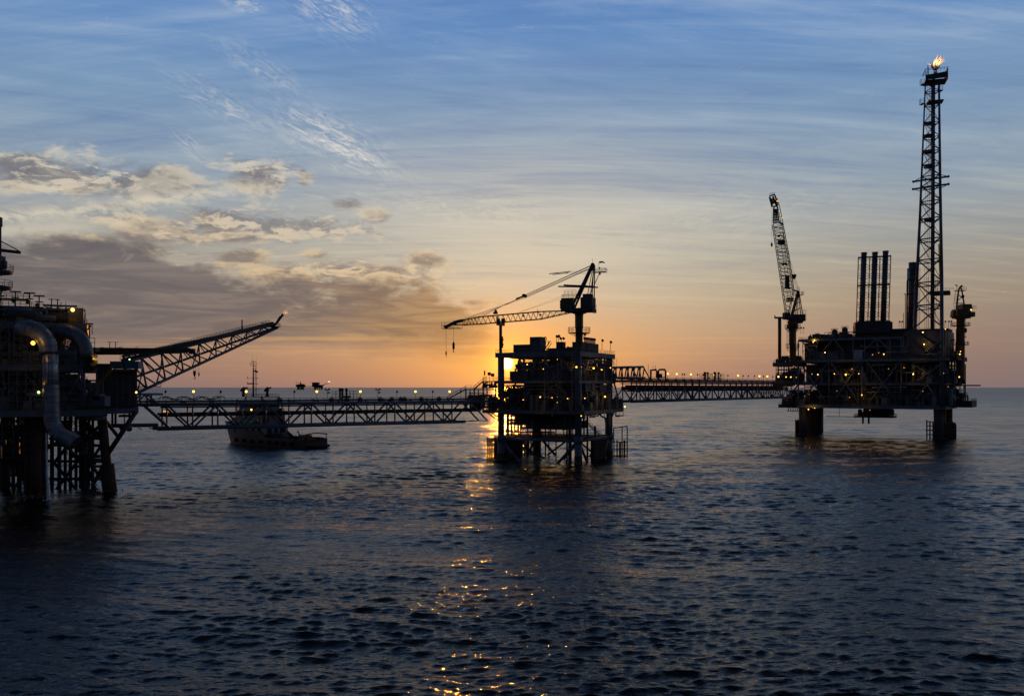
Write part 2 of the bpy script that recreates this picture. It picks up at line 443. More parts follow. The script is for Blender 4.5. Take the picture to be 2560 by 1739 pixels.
RED = mat('red_hull_paint', (.06, .007, .005), .5, 0, .25, .3, rust=.2)
BLUE = mat('blue_container_paint', (.03, .14, .24), .5, 0, .2, .4, rust=.2)
BLACK = mat('black_rubber', (.012, .012, .013), .8, 0, .3, .6)
GLASS = mat('dark_window_glass', (.01, .013, .016), .08, 0, .1, .4)
ROPE = mat('wire_rope', (.03, .03, .03), .6, 0, .1, .5)
LAMP = mat('lit_sodium_lamp', (.8, .5, .1), .4, 0, .02, .5, (1.0, .47, .05), 4.0)
LAMP_W = mat('lit_warm_lamp', (.8, .6, .3), .4, 0, .02, .5, (1.0, .60, .16), 2.6)
LAMPG = mat('lit_green_lamp', (.5, .8, .3), .4, 0, .02, .5, (.5, 1.0, .25), 3.0)
LAMP_DIM = mat('dim_sodium_lamp', (.8, .45, .1), .4, 0, .02, .5, (1.0, .38, .03), 1.3)
FLAME = mat('burning_gas_flame', (.5, .2, .05), .5, 0, .05, .8, (1.0, .46, .14), 1.0)
FLAME_C = mat('hot_flame_core', (1, .7, .3), .5, 0, .05, .8, (1.0, .66, .32), 1.6)

def flood(parent, p, m=LAMP, r=.26, facing=None):
    k_ = (math.sin(p.x*12.9898 + p.z*78.233)*43758.5453) % 1.0; r *= .55 + .45*k_
    if m is LAMP and k_ > .8: m = LAMP_W
    f = (facing or V3(0,-1,-.35)).normalized()
    h = MB(); h.tube(p - f*.55, p, r*.5, r*1.05, 8); h.beam(p - f*.5, p - f*.5 + V3(0,0,.7), .08)
    o = h.build('floodlight', DARK, parent)
    MB().sphere(p + f*.06, r, 8, 6).build('lens', m, o)
def lights_at(parent, lst):
    for px, py, d, *k in lst: flood(parent, at(px, py, d), *(k or [LAMP]))
def lamp_glow(p, power=120, col=(1, .5, .1), r=.25):
    l = bpy.data.lights.new('lamp_light', 'POINT'); l.energy = power; l.color = col; l.shadow_soft_size = r
    o = bpy.data.objects.new('lamp_light', l); COL.objects.link(o); o.location = p

# equipment between decks, each piece a part of its platform
def equipment(parent, fr, a0, a1, b0, b1, z0, z1, n, seed, hole=None, mats=None, frac=.85):
    rg = random.Random(seed); mats = mats or [STEEL, DARK, MODULE, PIPE]; H = z1 - z0
    for i in range(n):
        a = rg.uniform(a0, a1); b = rg.uniform(b0, b1); k = rg.random(); m = rg.choice(mats)
        if hole and hole(a, b): continue
        mb = MB()
        if k < .30:
            w, d, h = rg.uniform(1, 3.6), rg.uniform(1, 3), rg.uniform(.15, .55)*H
            mb.box(fr, a-w/2, a+w/2, b-d/2, b+d/2, z0+.25, z0+h)
            mb.box(fr, a-w/2-.2, a+w/2+.2, b-d/2-.2, b+d/2+.2, z0, z0+.25)
            for q in range(rg.randint(1, 3)):
                u = a + rg.uniform(-.3, .3)*w; mb.tube(fr(u, b, z0+h), fr(u, b, z0+h+rg.uniform(.4, 1.6)), rg.uniform(.1, .3), n=6)
            mb.build('equipment_skid', m, parent)
        elif k < .46:
            r, h = rg.uniform(.5, 1.2), rg.uniform(.35, frac)*H
            c = fr(a, b, z0)
            mb.lathe(c, [(r*.9, 0), (r*.9, .5), (r, .6), (r, h-.6), (r*.8, h-.2), (r*.3, h), (.15, h+.05), (.15, h+.6)], 12)
            mb.build('pressure_vessel', m, parent)
        elif k < .60:
            r, L = rg.uniform(.6, 1.3), rg.uniform(3, 7); z = z0 + rg.uniform(.25, .7)*H; a2 = min(a1, a+L)
            mb.path([fr(a-.3, b, z), fr(a, b, z), fr(a2, b, z), fr(a2+.3, b, z)], [r*.5, r, r, r*.5], 10)
            for u in (a+.8, a2-.8): mb.box(fr, u-.15, u+.15, b-.5, b+.5, z0, z-r*.7)
            mb.build('horizontal_vessel', m, parent)
        elif k < .90:
            for q in range(rg.randint(1, 4)):
                r = rg.choice((.08, .12, .16, .22)); z = z0 + rg.uniform(.1, .95)*H; bb = b + q*.6
                u1 = min(a1, a + rg.uniform(2, 9)); zz = z0 + rg.uniform(.0, .9)*H
                pts = [fr(a, bb, zz), fr(a, bb, z), fr(u1, bb, z)]
                if rg.random() < .6: pts.append(fr(u1, bb, z0 + rg.uniform(0, 1)*H))
                else: pts.append(fr(u1, min(b1, bb+rg.uniform(1, 4)), z))
                mb.path(pts, r, 6)
                if rg.random() < .5:
                    mb.tube(fr((a+u1)/2-.3, bb, z), fr((a+u1)/2+.3, bb, z), r*2.2, n=8); mb.tube(fr((a+u1)/2, bb, z), fr((a+u1)/2, bb, z+.8), .07, n=5); mb.tube(fr((a+u1)/2, bb, z+.75), fr((a+u1)/2, bb, z+.82), .35, n=8)
            mb.build('pipe_run', rg.choice((PIPE, STEEL, DARK)), parent)
        else:
            z = z0 + rg.uniform(.6, .95)*H; u1 = min(a1, a+rg.uniform(3, 10))
            mb.box(fr, a, u1, b, b+.6, z, z+.15)
            for q in range(int((u1-a)/2)+1): mb.beam(fr(a+q*2, b+.3, z), fr(a+q*2, b+.3, z1-.3), .08)
            mb.build('cable_tray', DARK, parent)

def scaffold(parent, fr, a0, a1, b, z0, z1, seed, na=3, nz=4, r=.05):
    rg = random.Random(seed); mb = MB()
    for i in range(na+1):
        a = a0+(a1-a0)*i/na
        mb.tube(fr(a, b, z0), fr(a, b, z1), r, n=5); mb.tube(fr(a, b+1.1, z0), fr(a, b+1.1, z1), r, n=5)
    for j in range(nz+1):
        z = z0+(z1-z0)*j/nz
        mb.tube(fr(a0, b, z), fr(a1, b, z), r, n=5); mb.tube(fr(a0, b, z+.5), fr(a1, b, z+.5), r*.8, n=5)
        if j and rg.random() < .7: mb.box(fr, a0, a1, b+.05, b+1.05, z-.06, z-.01)
    for i in range(na):
        for j in range(nz):
            if rg.random() < .55:
                p, q = (a0+(a1-a0)*i/na, z0+(z1-z0)*j/nz), (a0+(a1-a0)*(i+1)/na, z0+(z1-z0)*(j+1)/nz)
                if rg.random() < .5: p, q = (p[0], q[1]), (q[0], p[1])
                mb.tube(fr(p[0], b-.05, p[1]), fr(q[0], b-.05, q[1]), r, n=5)
    return mb.build('scaffold', PIPE, parent)
def lamp_post(p, lit, label, group, h=2.6, head=.30, lean=0):
    t = thing('lamp_post', label, 'lamp post', p, group)
    b = MB(); b.tube(p, p+V3(0,0,h), .07, .055, 6); b.box(Frame(p, V3(1,0,0), V3(0,1,0)), -.14, .14, -.14, .14, 0, .06); b.build('pole', DARK, t)
    c = p + V3(.14 if not lit else 0, -.05, h+.1); f = V3(.25, -.9, -.35).normalized()
    if lit:
        MB().path([c-f*.5, c-f*.25, c-f*.02], [head*.35, head*.8, head*.95], 10).build('lamp_head', DARK, t)
        MB().sphere(c+f*.05, head, 10, 8).build('lens', LAMP, t)
    else:
        MB().path([c+V3(0,0,.42), c+V3(0,0,.2), c-V3(0,0,.15), c-V3(0,0,.3)], [.08, .22, head, head*.85], 10).build('lamp_head', BLACK, t)
        MB().sphere(c-V3(0,0,.32), head*.7, 8, 6, .5).build('lens', GLASS, t)
    return t
# ------------------------------------------------------------------ central platform
FC = Frame(V3(22.8, 305, 0), V3(-.891, .454, 0), V3(.454, .891, 0))
def railing_rect(mb, fr, a0, a1, b0, b1, z, sides='abcd', r=.045):
    c = [(a0,b0),(a1,b0),(a1,b1),(a0,b1)]
    for k, s in enumerate('abcd'):
        if s in sides: mb.rail([fr(*c[k], z), fr(*c[(k+1) % 4], z)], 1.15, r)
def deck(parent, fr, a0, a1, b0, b1, z, th, m=STEEL, rails='abcd', name='deck', joists=2.6):
    mb = MB(); mb.box(fr, a0, a1, b0, b1, z-.22, z)
    for a in (a0+.2, a1-.2): mb.beam(fr(a, b0, z-.22-(th-.22)/2), fr(a, b1, z-.22-(th-.22)/2), .35, th-.22)
    for b in (b0+.2, b1-.2): mb.beam(fr(a0+.4, b, z-.22-(th-.22)/2), fr(a1-.4, b, z-.22-(th-.22)/2), .35, th-.22)
    n = int((a1-a0)/joists)
    for i in range(1, n): mb.beam(fr(a0+(a1-a0)*i/n, b0+.4, z-.22-th*.3), fr(a0+(a1-a0)*i/n, b1-.4, z-.22-th*.3), .25, th*.6)
    o = mb.build(name, m, parent)
    if rails:
        r = MB(); railing_rect(r, fr, a0+.1, a1-.1, b0+.1, b1-.1, z, rails); r.build('handrail', YELLOW, parent)
    return o
def fender(parent, fr, a0, a1, b0, b1, z0, z1, step=1.5, name='boat_landing', m=BROWN, r=.28):
    mb = MB(); L = math.hypot(a1-a0, b1-b0); n = max(2, int(L/step))
    for i in range(n+1):
        a, b = a0+(a1-a0)*i/n, b0+(b1-b0)*i/n; mb.tube(fr(a, b, z0), fr(a, b, z1 + (.8 if i % 3 == 0 else 0)), r, n=7)
    k = max(2, int((z1-z0)/2.2))
    for i in range(k+1): mb.tube(fr(a0, b0, z0+(z1-z0)*i/k), fr(a1, b1, z0+(z1-z0)*i/k), r*.75, n=6)
    return mb.build(name, m, parent)

cp = thing('offshore_platform', 'four-legged steel platform in mid picture with the sun shining through its upper deck', 'oil platform', FC(15, 15, 0), 'offshore platforms of this field')
for a, b in ((0,0),(30,0),(0,30),(30,30)):
    mb = MB(); mb.tube(FC(a,b,-4), FC(a,b,8), 1.32, 1.30, 14); mb.tube(FC(a,b,8), FC(a,b,37.6), 1.18, 1.18, 14)
    mb.tube(FC(a,b,6.6), FC(a,b,9), 1.55, n=14); leg = mb.build('leg', STEEL if (a, b) != (30, 30) else DARK, cp)
# decks, from the top down
deck(cp, FC, -1.2, 31.8, -1.2, 33, 38.4, 1.7, STEEL, 'abcd', 'main_deck')
deck(cp, FC, -1.2, 31.5, -2.4, 33.5, 28.4, 1.0, STEEL, 'abd', 'mezzanine_deck')
deck(cp, FC, -3.5, 36, -3.0, 36, 18.0, 1.2, STEEL, 'abd', 'cellar_deck')
deck(cp, FC, 6, 25, 6, 24, 11.6, .6, DARK, 'abd', 'sump_deck')
for a in (6.2, 12, 18, 24.8):
    for b in (6.2, 23.8): tube_part('hanger', FC(a,b,11.4), FC(a,b,17), .16, DARK, cp, 6)
# jacket bracing
mb = None
for p, q in (((0,0),(30,0)),((0,0),(0,30)),((30,0),(30,30)),((0,30),(30,30))):
    tube_part('jacket_brace', FC(*p,7.6), FC(*q,7.6), .62, STEEL, cp, 10)
    tube_part('jacket_brace', FC(*p,16.6), FC(*q,16.6), .35, DARK, cp, 8)
for p, q in (((.8,0,7),(9.5,0,-2.2)),((0,.8,7),(0,10,-2.2)),((29.2,0,7),(21,0,-2.2)),((30,1,7),(30,10,-2.2)),((29,30,7),(20,30,-2.2)),((1,30,7),(10,30,-2.2)),((0,29,7),(0,20,-2.2)),((30,29,7),(30,20,-2.2))):
    tube_part('jacket_brace', FC(*p), FC(*q), .5, STEEL, cp, 10)
# walkway on the jacket
one('jacket_walkway', GRATE, cp, lambda b: (b.box(FC, 0, 30, 1.2, 2.6, 8.3, 8.5), b.box(FC, 1.2, 2.8, 2.6, 29, 8.3, 8.5), b.box(FC, 8, 26, 14, 16, 8.3, 8.5), b.box(FC, 27, 28.6, 3, 29, 8.3, 8.5)))
one('handrail', YELLOW, cp, lambda b: (b.rail([FC(1,2.5,8.5), FC(29,2.5,8.5)], 1.2, .05), b.rail([FC(2.6,3,8.5), FC(2.6,29,8.5)], 1.2, .05), b.rail([FC(8,16,8.5), FC(26,16,8.5)], 1.2, .05), b.rail([FC(27,3,8.5), FC(27,29,8.5)], 1.2, .05)))
# upper truss members on the two near faces and the two far ones
def vee(parent, fr, pts, z0, z1, r, m=STEEL, name='truss_brace'):
    for (a0, b0), (a1, b1) in zip(pts, pts[1:]):
        tube_part(name, fr(a0, b0, z0), fr(a1, b1, z1), r, m, parent, 9); z0, z1 = z1, z0
vee(cp, FC, [(18,0),(15.6,0)], 28.4, 37, .42); vee(cp, FC, [(8.5,0),(13.2,0)], 28.4, 37, .42)
vee(cp, FC, [(0,4),(0,9.5)], 28.4, 37, .45); vee(cp, FC, [(0,15),(0,10.5)], 28.4, 37, .4); vee(cp, FC, [(0,17),(0,22)], 28.4, 37, .3); vee(cp, FC, [(0,29),(0,24.5)], 28.4, 37, .3)
vee(cp, FC, [(13,-.2),(9.2,-.2)], 18, 27.6, .40)
vee(cp, FC, [(21.5,0),(17.5,0)], 18, 27.6, .36); vee(cp, FC, [(29,0),(24,0)], 18, 27.6, .30)
vee(cp, FC, [(0,17),(0,11)], 18, 27.6, .45, STEEL); vee(cp, FC, [(0,29.5),(0,22)], 18, 27.6, .45); vee(cp, FC, [(0,33),(0,30.6)], 18, 28, .3); vee(cp, FC, [(-2.6,35.4),(-1.2,31.6)], 18, 28, .3)
for a in (20.5, 11): tube_part('column', FC(a, 0, 18), FC(a, 0, 27.6), .22, STEEL, cp, 8)
for b in (11.5, 20): tube_part('column', FC(0, b, 18), FC(0, b, 27.6), .7, STEEL, cp, 10)
for a in (22.2, 7): tube_part('column', FC(a, 12, 11), FC(a, 12, 37), .95, DARK, cp, 10)
vee(cp, FC, [(30,9),(30,15),(30,21),(30,28)], 28.4, 37, .28); vee(cp, FC, [(26,30),(20,30),(14,30),(8,30),(2,30)], 28.4, 37, .32, DARK)
vee(cp, FC, [(28,30),(22,30),(16,30),(10,30),(3,30)], 18, 27.6, .32, DARK)
# brackets under the overhangs of the cellar deck
for p, q in (((30,0,13.4),(35.5,0,16.9)),((30,0,14.6),(32.6,-2.4,16.9)),((0,30,13.4),(0,35.6,16.9)),((30,30,13.4),(35,30,16.9)),((0,0,14.5),(-2.9,0,16.9))):
    tube_part('bracket', FC(*p), FC(*q), .32, STEEL, cp, 8)
# equipment: keep the corner by leg A open where the sun stands
sunline = lambda a, b: (lambda w: abs((w.x)/w.y*F + HX - 1268) < 15)(FC(a, b, 33))
equipment(cp, FC, .5, 17, 1, 28, 28.4, 37, 110, 11, None, None, .9)
equipment(cp, FC, 17, 29, 2, 28, 28.4, 32.2, 30, 12, sunline)
equipment(cp, FC, 16, 26, 2, 27, 30, 37, 46, 13, lambda a, b: abs(FC(a, b, 33).x/FC(a, b, 33).y*F + HX - 1268) < 19, [PIPE, DARK])
equipment(cp, FC, -2, 29.5, -1.5, 31, 18, 24.5, 130, 14)
equipment(cp, FC, 1, 29, 1, 29, 22, 27.4, 80, 15, None, [PIPE, DARK, STEEL])
equipment(cp, FC, 6.5, 24.5, 6.5, 23, 11.6, 16.6, 80, 16, None, [DARK, PIPE])
# solid rooms and panels
def room(parent, fr, a0, a1, b0, b1, z0, z1, m=MODULE, name='equipment_room', ribs=True):
    mb = MB(); mb.box(fr, a0, a1, b0, b1, z0, z1)
    if ribs:
        n = max(2, int((a1-a0)/1.1))
        for i in range(n+1): a = a0+(a1-a0)*i/n; mb.box(fr, a-.06, a+.06, b0-.10, b0-.003, z0+.05, z1-.05)
        n = max(2, int((b1-b0)/1.1))
        for i in range(n+1): b = b0+(b1-b0)*i/n; mb.box(fr, a0-.10, a0-.003, b-.06, b+.06, z0+.05, z1-.05)
        mb.box(fr, a0-.15, a1+.15, b0-.15, b1+.15, z1+.003, z1+.18)
    o = mb.build(name, m, parent); return o
room(cp, FC, 2, 13, 5, 14, 28.5, 36.4); room(cp, FC, 13.5, 20, 8, 16, 28.5, 32.6); room(cp, FC, 9, 22, 6, 12, 18.05, 22.0)
room(cp, FC, 1.5, 9, 16, 27, 28.5, 33.0)
room(cp, FC, 20, 27.0, 1.2, 6, 28.5, 31.6); room(cp, FC, .8, 22, 2.5, 26, 24.2, 27.6, DARK); room(cp, FC, .4, 19, .8, 4.2, 28.5, 31.2); room(cp, FC, .6, 4, 5, 28, 28.5, 31.0)
for b in (2.5, 6, 9, 12.5, 16, 19.5, 23, 27):                       # pipe bank on the right hand face
    zz_ = 31.2 + (b*1.37 % 2.2); MB().path([FC(.2, b, 28.5), FC(.2, b, zz_+2), FC(.2, b+3, zz_+2), FC(.2, b+3, 36.9)], .24, 7).build('pipe_run', PIPE, cp)
for z, r in ((33.2,.28),(34.6,.2),(35.6,.34),(32.1,.18),(24.8,.3),(23.4,.2),(26.3,.4)): tube_part('pipe_run', FC(-.4, 2, z), FC(-.4, 32, z), r, PIPE, cp, 8)
for z, r in ((26.6,.34),(25.4,.22),(32.4,.2),(23.2,.2)): tube_part('pipe_run', FC(1, -.6, z), FC(22, -.6, z), r, PIPE, cp, 8)
for b0, w_, z0, z1 in ((3,5,24.6,27.4),(9,3,25.2,27.6),(17,6,24.4,27.0),(25,4,19,23)): one('wind_wall', MODULE, cp, lambda b: [b.box(FC, -1.4-.06*(i % 2), -1.2, b0+i*.6, b0+.6+i*.6, z0, z1) for i in range(int(w_/.6))])
# roof
for a0, a1, b0, b1, h in ((19.6,26.5,3,8,2.8),(15.8,19.9,3,7,5.4),(7.2,9.6,3,5.4,3.4),(-.4,3,2,6,3.2),(4,15,8,20,1.5)):
    room(cp, FC, a0, a1, b0, b1, 38.42, 38.4+h, MODULE, 'roof_room')
mb = MB(); mb.box(FC, -.6, 2.4, 6.5, 17.5, 38.42, 41.6)
for i in range(11): b = 6.9+i; mb.tube(FC(.6, b, 41.6), FC(.6, b, 43.1), .16, n=6); mb.tube(FC(.6, b-.45, 43.1), FC(.6, b+.45, 43.1), .3, n=8); mb.tube(FC(.6, b, 43.1), FC(.6, b, 43.7), .30, n=8)
mb.build('manifold', DARK, cp)
equipment(cp, FC, 1, 30, 8, 30, 38.4, 40.6, 34, 18, None, [DARK, MODULE, PIPE])
mb = MB(); mb.path([FC(15.0,2,38.4), FC(12.2,2,41.2), FC(12.4,2,42.4)], .16, 6)
mb.path([FC(13.6,2,38.6), FC(13.2,2,42), FC(13.0,2,43.3), FC(13.3,2,43.8), FC(13.8,2,43.7), FC(13.9,2,43.1)], .13, 6); mb.beam(FC(14.5,2,38.4), FC(11.4,2,42.4), .25); mb.beam(FC(13.4,2,38.4), FC(11.0,2,41.6), .2); mb.build('davit', DARK, cp)
def roof_lamp(parent, p, h, kind=0):
    mb = MB(); mb.tube(p, p+V3(0,0,h), .09, n=6)
    for k in ((0,) if kind == 0 else (-1, 1)):
        c = p+V3(k*.5, 0, h); mb.path([c+V3(0,.1,.15), c+V3(.1,-.2,.35), c+V3(.35,-.5,.1)], [.15,.42,.42], 8)
    mb.build('lamp_pole', DARK, parent)
for px, py in ((1391, 843),(1396, 842),(1330, 851),(1334, 849),(1461, 838),(1526, 857),(1404, 848),(1505, 853)):
    d = 311 if px < 1450 else 318; p = at(px, 876, d); roof_lamp(cp, p, (876-py)/F*d, 1 if px == 1404 else 0)
mb = MB()
for i in range(5): mb.sphere(at(1255.6, 843+i*6, 318.5), .55 if i % 2 else .4, 8, 6)
mb.build('loudspeaker_stack', DARK, cp)
# stair tower on the near face
mb = MB()
zs = [18, 22.8, 28.4, 33.4, 38.4]
for a in (.4, 5.6, 10.6):
    for b in (-4.6, -1.9): mb.tube(FC(a, b, 17.2), FC(a, b, 38.4 if a < 10 else 38.2), .17, n=6)
for z in zs[1:]:
    mb.box(FC, .4, 10.6, -4.6, -4.4, z-.25, z); mb.box(FC, .4, 3.0, -4.4, -2, z-.12, z); mb.box(FC, 8.2, 10.6, -4.4, -2, z-.12, z); mb.beam(FC(5.6,-4.6,z-.15), FC(5.6,-2,z-.15), .2)
for i, (z0, z1) in enumerate(zip(zs, zs[1:])):
    p, q = (FC(8.2,-4.3,z0), FC(3.0,-4.3,z1)); 
    if i % 2: p, q = FC(3.0,-3.2,z0), FC(8.2,-3.2,z1)
    mb.stair(p, q, .95, FC.v); mb.beam(FC(5.6,-4.6,z0), FC(10.6,-4.6,z1-.2) if i % 2 else FC(.4,-4.6,z1-.2), .14)
mb.build('stair_tower', STEEL, cp)
# conductors, risers and hanging pipes
for px, d, r, z1 in ((1417.5,309,.33,17.5),(1423.5,309,.42,17.5),(1427.5,311,.28,17.5),(1468.5,318,.36,17.5),(1487.5,322,.42,12),(1480,316,.5,8)):
    b = at(px, 1000, d); tube_part('riser', V3(b.x, b.y, -3), V3(b.x, b.y, z1), r, DARK, cp, 9)
for px in (1271, 1287, 1302, 1319, 1333): b = at(px, 1000, 338); tube_part('riser', V3(b.x, b.y, -3 if px < 1330 else 8), V3(b.x, b.y, 17.5), .3, DARK, cp, 8)
mb = MB()
for pts in ([(1345,1061),(1385,1064),(1404,1066),(1407,1074),(1412,1074),(1414,1066),(1418,1066)], [(1498,1030),(1503,1040),(1513,1044),(1515,1060),(1515,1085)], [(1524,1032),(1524,1088)], [(1467,1036),(1487,1041),(1500,1036)], [(1405,1066),(1406,1048),(1437,1046)]):
    mb.path([at(x, y, 322) for x, y in pts], .32 if pts[0][0] > 1490 else .22, 7)
mb.build('process_piping', PIPE, cp)
mb = MB(); mb.stair(at(1458,1050,318), at(1496,1087,326), 1.0, FC.u*-1); mb.build('access_stair', STEEL, cp)
rnd = random.Random(5)
for i in range(40):
    mb = MB()
    px = rnd.uniform(1282, 1545); d = rnd.uniform(318, 345); p = at(px, rnd.uniform(1036, 1046), d)
    q = p + V3(rnd.uniform(-3, 3), rnd.uniform(-1, 1), 0); mb.path([p+V3(0,0,1.5), p, q, q+V3(0,0,1.2)], rnd.uniform(.08,.2), 6); mb.build('pipe_run', DARK, cp)
# boat landings and the riser guard
fender(cp, FC, 35, 35, -1, 27, -2.5, 7.4, 1.7, r=.36); fender(cp, FC, 33.2, 33.2, 2, 26, -2.5, 7.2, 2.2, r=.3)
fender(cp, FC, 31.6, 31.6, 3, 28, -2.5, 7.2, 1.9, r=.28)
for p, q in (((30,1,-2),(30,15,7.4)),((30,15,7.4),(30,29,-2)),((2,30,-2),(15,30,7.4)),((15,30,7.4),(28,30,-2)),((1,3,7.4),(14,16,-2)),((29,3,7.4),(16,16,-2))): tube_part('jacket_brace', FC(*p), FC(*q), .36, DARK, cp, 8)
for b in (0, 9, 18, 26): tube_part('landing_strut', FC(30, b, 7.2), FC(35, b, 6.4), .3, BROWN, cp, 7)
mb = MB()
for i in range(13): b = 7.5+i*.95; mb.beam(FC(-2.6, b, -2), FC(-2.6, b, 7.4), .34, .22)
for i in range(9): mb.tube(FC(-2.9, 7, 1.0+i*.8), FC(-2.9, 19.5, 1.0+i*.8), .18, n=6)
for i in range(7): mb.sphere(FC(-2.9, 7.2+.3*(i % 2), 7.0-i*1.0), .45, 8, 6)
mb.build('riser_guard', BROWN, cp)
fender(cp, FC, -1, -4, 35.5, 38.5, -2.5, 5.2, 1.0, r=.24); fender(cp, FC, 4, -4, 35, 38.5, -2.5, 5.2, 1.1, r=.2)
mb = MB()
for a, b, z1 in ((-4,38.5,11.3),(-2.5,37,11),(0,34.5,10.6)): mb.tube(FC(a,b,5), FC(a,b,z1), .2, n=6)
mb.tube(FC(0,34.5,10.6), FC(-4,38.5,11.3), .2, n=6); mb.build('landing_frame', BROWN, cp)
# west wing at the bridge landing: small stair decks with cabinets
wing = Frame(at(1244, 1000, 317), V3(-1, 0, 0), V3(.2, 1, 0))
wz = lambda py: CAMZ - (py-HY)/F*317
mb = MB()
for a0, a1, py in ((0,5.2,952),(0,11.5,972),(-1,12,1003)): z = wz(py)-wing.o.z*0; mb.box(Frame(V3(wing.o.x,wing.o.y,0), wing.u, wing.v), a0, a1, -1, 6, wz(py)-.35, wz(py))
WF = Frame(V3(wing.o.x, wing.o.y, 0), wing.u, wing.v)
for a in (.5, 5, 8.2, 11.2): mb.tube(WF(a, -.6, 18), WF(a, -.6, wz(972 if a > 5 else 952)), .28, n=7); mb.tube(WF(a, 5.6, 18), WF(a, 5.6, wz(972 if a > 5 else 952)), .22, n=7)
mb.stair(WF(11.5, .2, wz(972)), WF(18.2, .2, wz(998)), 1.0, WF.v); mb.stair(WF(5.2, .2, wz(952)), WF(8.6, .2, wz(972)), 1.0, WF.v)
mb.build('landing_deck', STEEL, cp)
mb = MB(); mb.rail([WF(0,-.9,wz(952)), WF(5.1,-.9,wz(952)), WF(5.1,5,wz(952))], 1.6, .05, 1.2, (1,.66,.33)); mb.rail([WF(5.2,-.9,wz(972)), WF(11.4,-.9,wz(972))], 1.3, .05); mb.build('handrail', YELLOW, cp)
mb = MB(); mb.box(WF, 2.6, 3.6, 0, .8, wz(938), wz(930)); mb.box(WF, 1.3, 2.4, 0, .8, wz(941), wz(933)); mb.box(WF, 4.5, 4.9, 0, .5, wz(938), wz(926)); mb.beam(WF(3.1,.4,wz(952)), WF(3.1,.4,wz(938)), .12); mb.beam(WF(1.8,.4,wz(952)), WF(1.8,.4,wz(941)), .12); mb.build('control_cabinet', DARK, cp)
equipment(cp, WF, 1, 11, 0, 5, 18, wz(980), 16, 21, None, [PIPE, DARK]); equipment(cp, WF, 1, 5, 0, 5, wz(970), wz(955), 9, 22, None, [PIPE])
for p, q in (((4,30,7.6),(26,2,7.6)),((4,2,7.6),(26,28,7.6)),((15,0,7.6),(15,30,7.6)),((0,15,7.6),(30,15,7.6))): tube_part('jacket_brace', FC(*p), FC(*q), .4, DARK, cp, 8)
for a, b in ((0,0),(30,0),(0,30),(30,30)): MB().tube(FC(a,b,-4), FC(a,b,2.4), 1.40, n=14).build('splash_zone', BROWN, cp)
for i, (px, d, r) in enumerate(((1268,330,.35),(1279,336,.42),(1296,340,.35))):  # extra risers and pipe runs, put in this gap to block the sun's glare
    b = at(px, 1000, d); tube_part('riser', V3(b.x, b.y, -3), V3(b.x, b.y, 17.5), r, DARK, cp, 9)
for z, b in ((10.2, 2), (12.6, 9), (14.2, 4), (15.6, 12)): tube_part('pipe_run', FC(29.6, b, z), FC(12, b+5, z-.3), .28, DARK, cp, 7)
deck(cp, FC, 21, 29.5, 5, 22, 13.4, .5, DARK, 'abd', 'glare_block_deck'); equipment(cp, FC, 22, 29, 6, 21, 13.4, 16.8, 22, 81, None, [DARK, PIPE])  # deck with equipment added only to screen the sun's strip on the water
rnd = random.Random(9)
for i in range(16):
    a, b = rnd.uniform(3, 27), rnd.uniform(14, 29); tube_part('riser', FC(a,b,-3 if i % 2 else 8), FC(a,b,17.5), rnd.uniform(.15,.34), DARK, cp, 7)
for z in (19.2, 20.6, 22.2, 23.6): 
    mb = MB(); mb.rail([FC(-1.2,-2.2,z+.6), FC(31,-2.2,z+.6)], .6, .05, 3.0); mb.build('cable_tray', DARK, cp)
for px, py, d in ((1350,990,303),(1441,915,309),(1484,919,312),(1562,1014,316),(1512,990,314),(1318,910,322)): lamp_glow(at(px,py,d)+V3(0,-1.2,.3))
for k, (a0, a1, b, z0, z1) in enumerate(((22.5,29.5,-.9,18.1,27),(11.5,20,-.9,28.6,36.8),(1,8,31.2,18,36),(24,29,3,18,27),(23,29,12,28.5,31.8))): scaffold(cp, FC, a0, a1, b, z0, z1, 60+k)
SFr = Frame(FC(0,0,0), FC.v, -FC.u)
for k, (a0, a1, b, z0, z1) in enumerate(((3,12,.6,18.1,27.2),(13,22,.9,28.5,37),(23,30,.7,18.1,27.2),(24,32,1.0,28.5,36.8))): scaffold(cp, SFr, a0, a1, b, z0, z1, 70+k)
equipment(cp, FC, 23.5, 30, .5, 12, 18, 22.2, 26, 77, None, [DARK, MODULE]); room(cp, FC, 25, 29.2, 3, 14, 18.05, 20.6, DARK); room(cp, FC, 24.5, 28.8, 4, 12, 22.6, 25.4, DARK)
equipment(cp, FC, 24, 29.5, 1, 12, 22, 27.2, 22, 78, None, [DARK, PIPE])
equipment(cp, FC, -2.6, .5, 2, 35, 18, 27, 34, 79, None, [DARK, PIPE, STEEL]); equipment(cp, FC, 0, 3, 14, 33, 28.4, 36.6, 40, 80, None, [DARK, PIPE])
# lights
for px, py in ((1193+203-2, 898),(1318,911),(1358,922),(1441,917),(1453.5,917),(1484,920),(1503,923),(1526,919),(1395,953),(1350.5,992),(1247,995),(1269.5,994),(1393,992),(1419,996),(1462,995),(1512.5,991),(1533.5,993.5),(1355,1032),(1380,993),(1394,1005),(1308,999),(1453,1039),(1562,1016),(1505,924)):
    big = px in (1350.5, 1441, 1562, 1484, 1512.5)
    o_, u_ = (FC(0, -2.75, 0), FC.u) if px < 1447 else (FC(-3.4 if py > 990 else -1.7, 0, 0), FC.v)
    w_ = (px-HX)/F; d_ = (o_ + u_*((w_*o_.y - o_.x)/(u_.x - w_*u_.y))).y
    flood(cp, at(px, py, d_), LAMP if big or px % 2 < 1.2 else LAMP_DIM, .36 if big else .22)

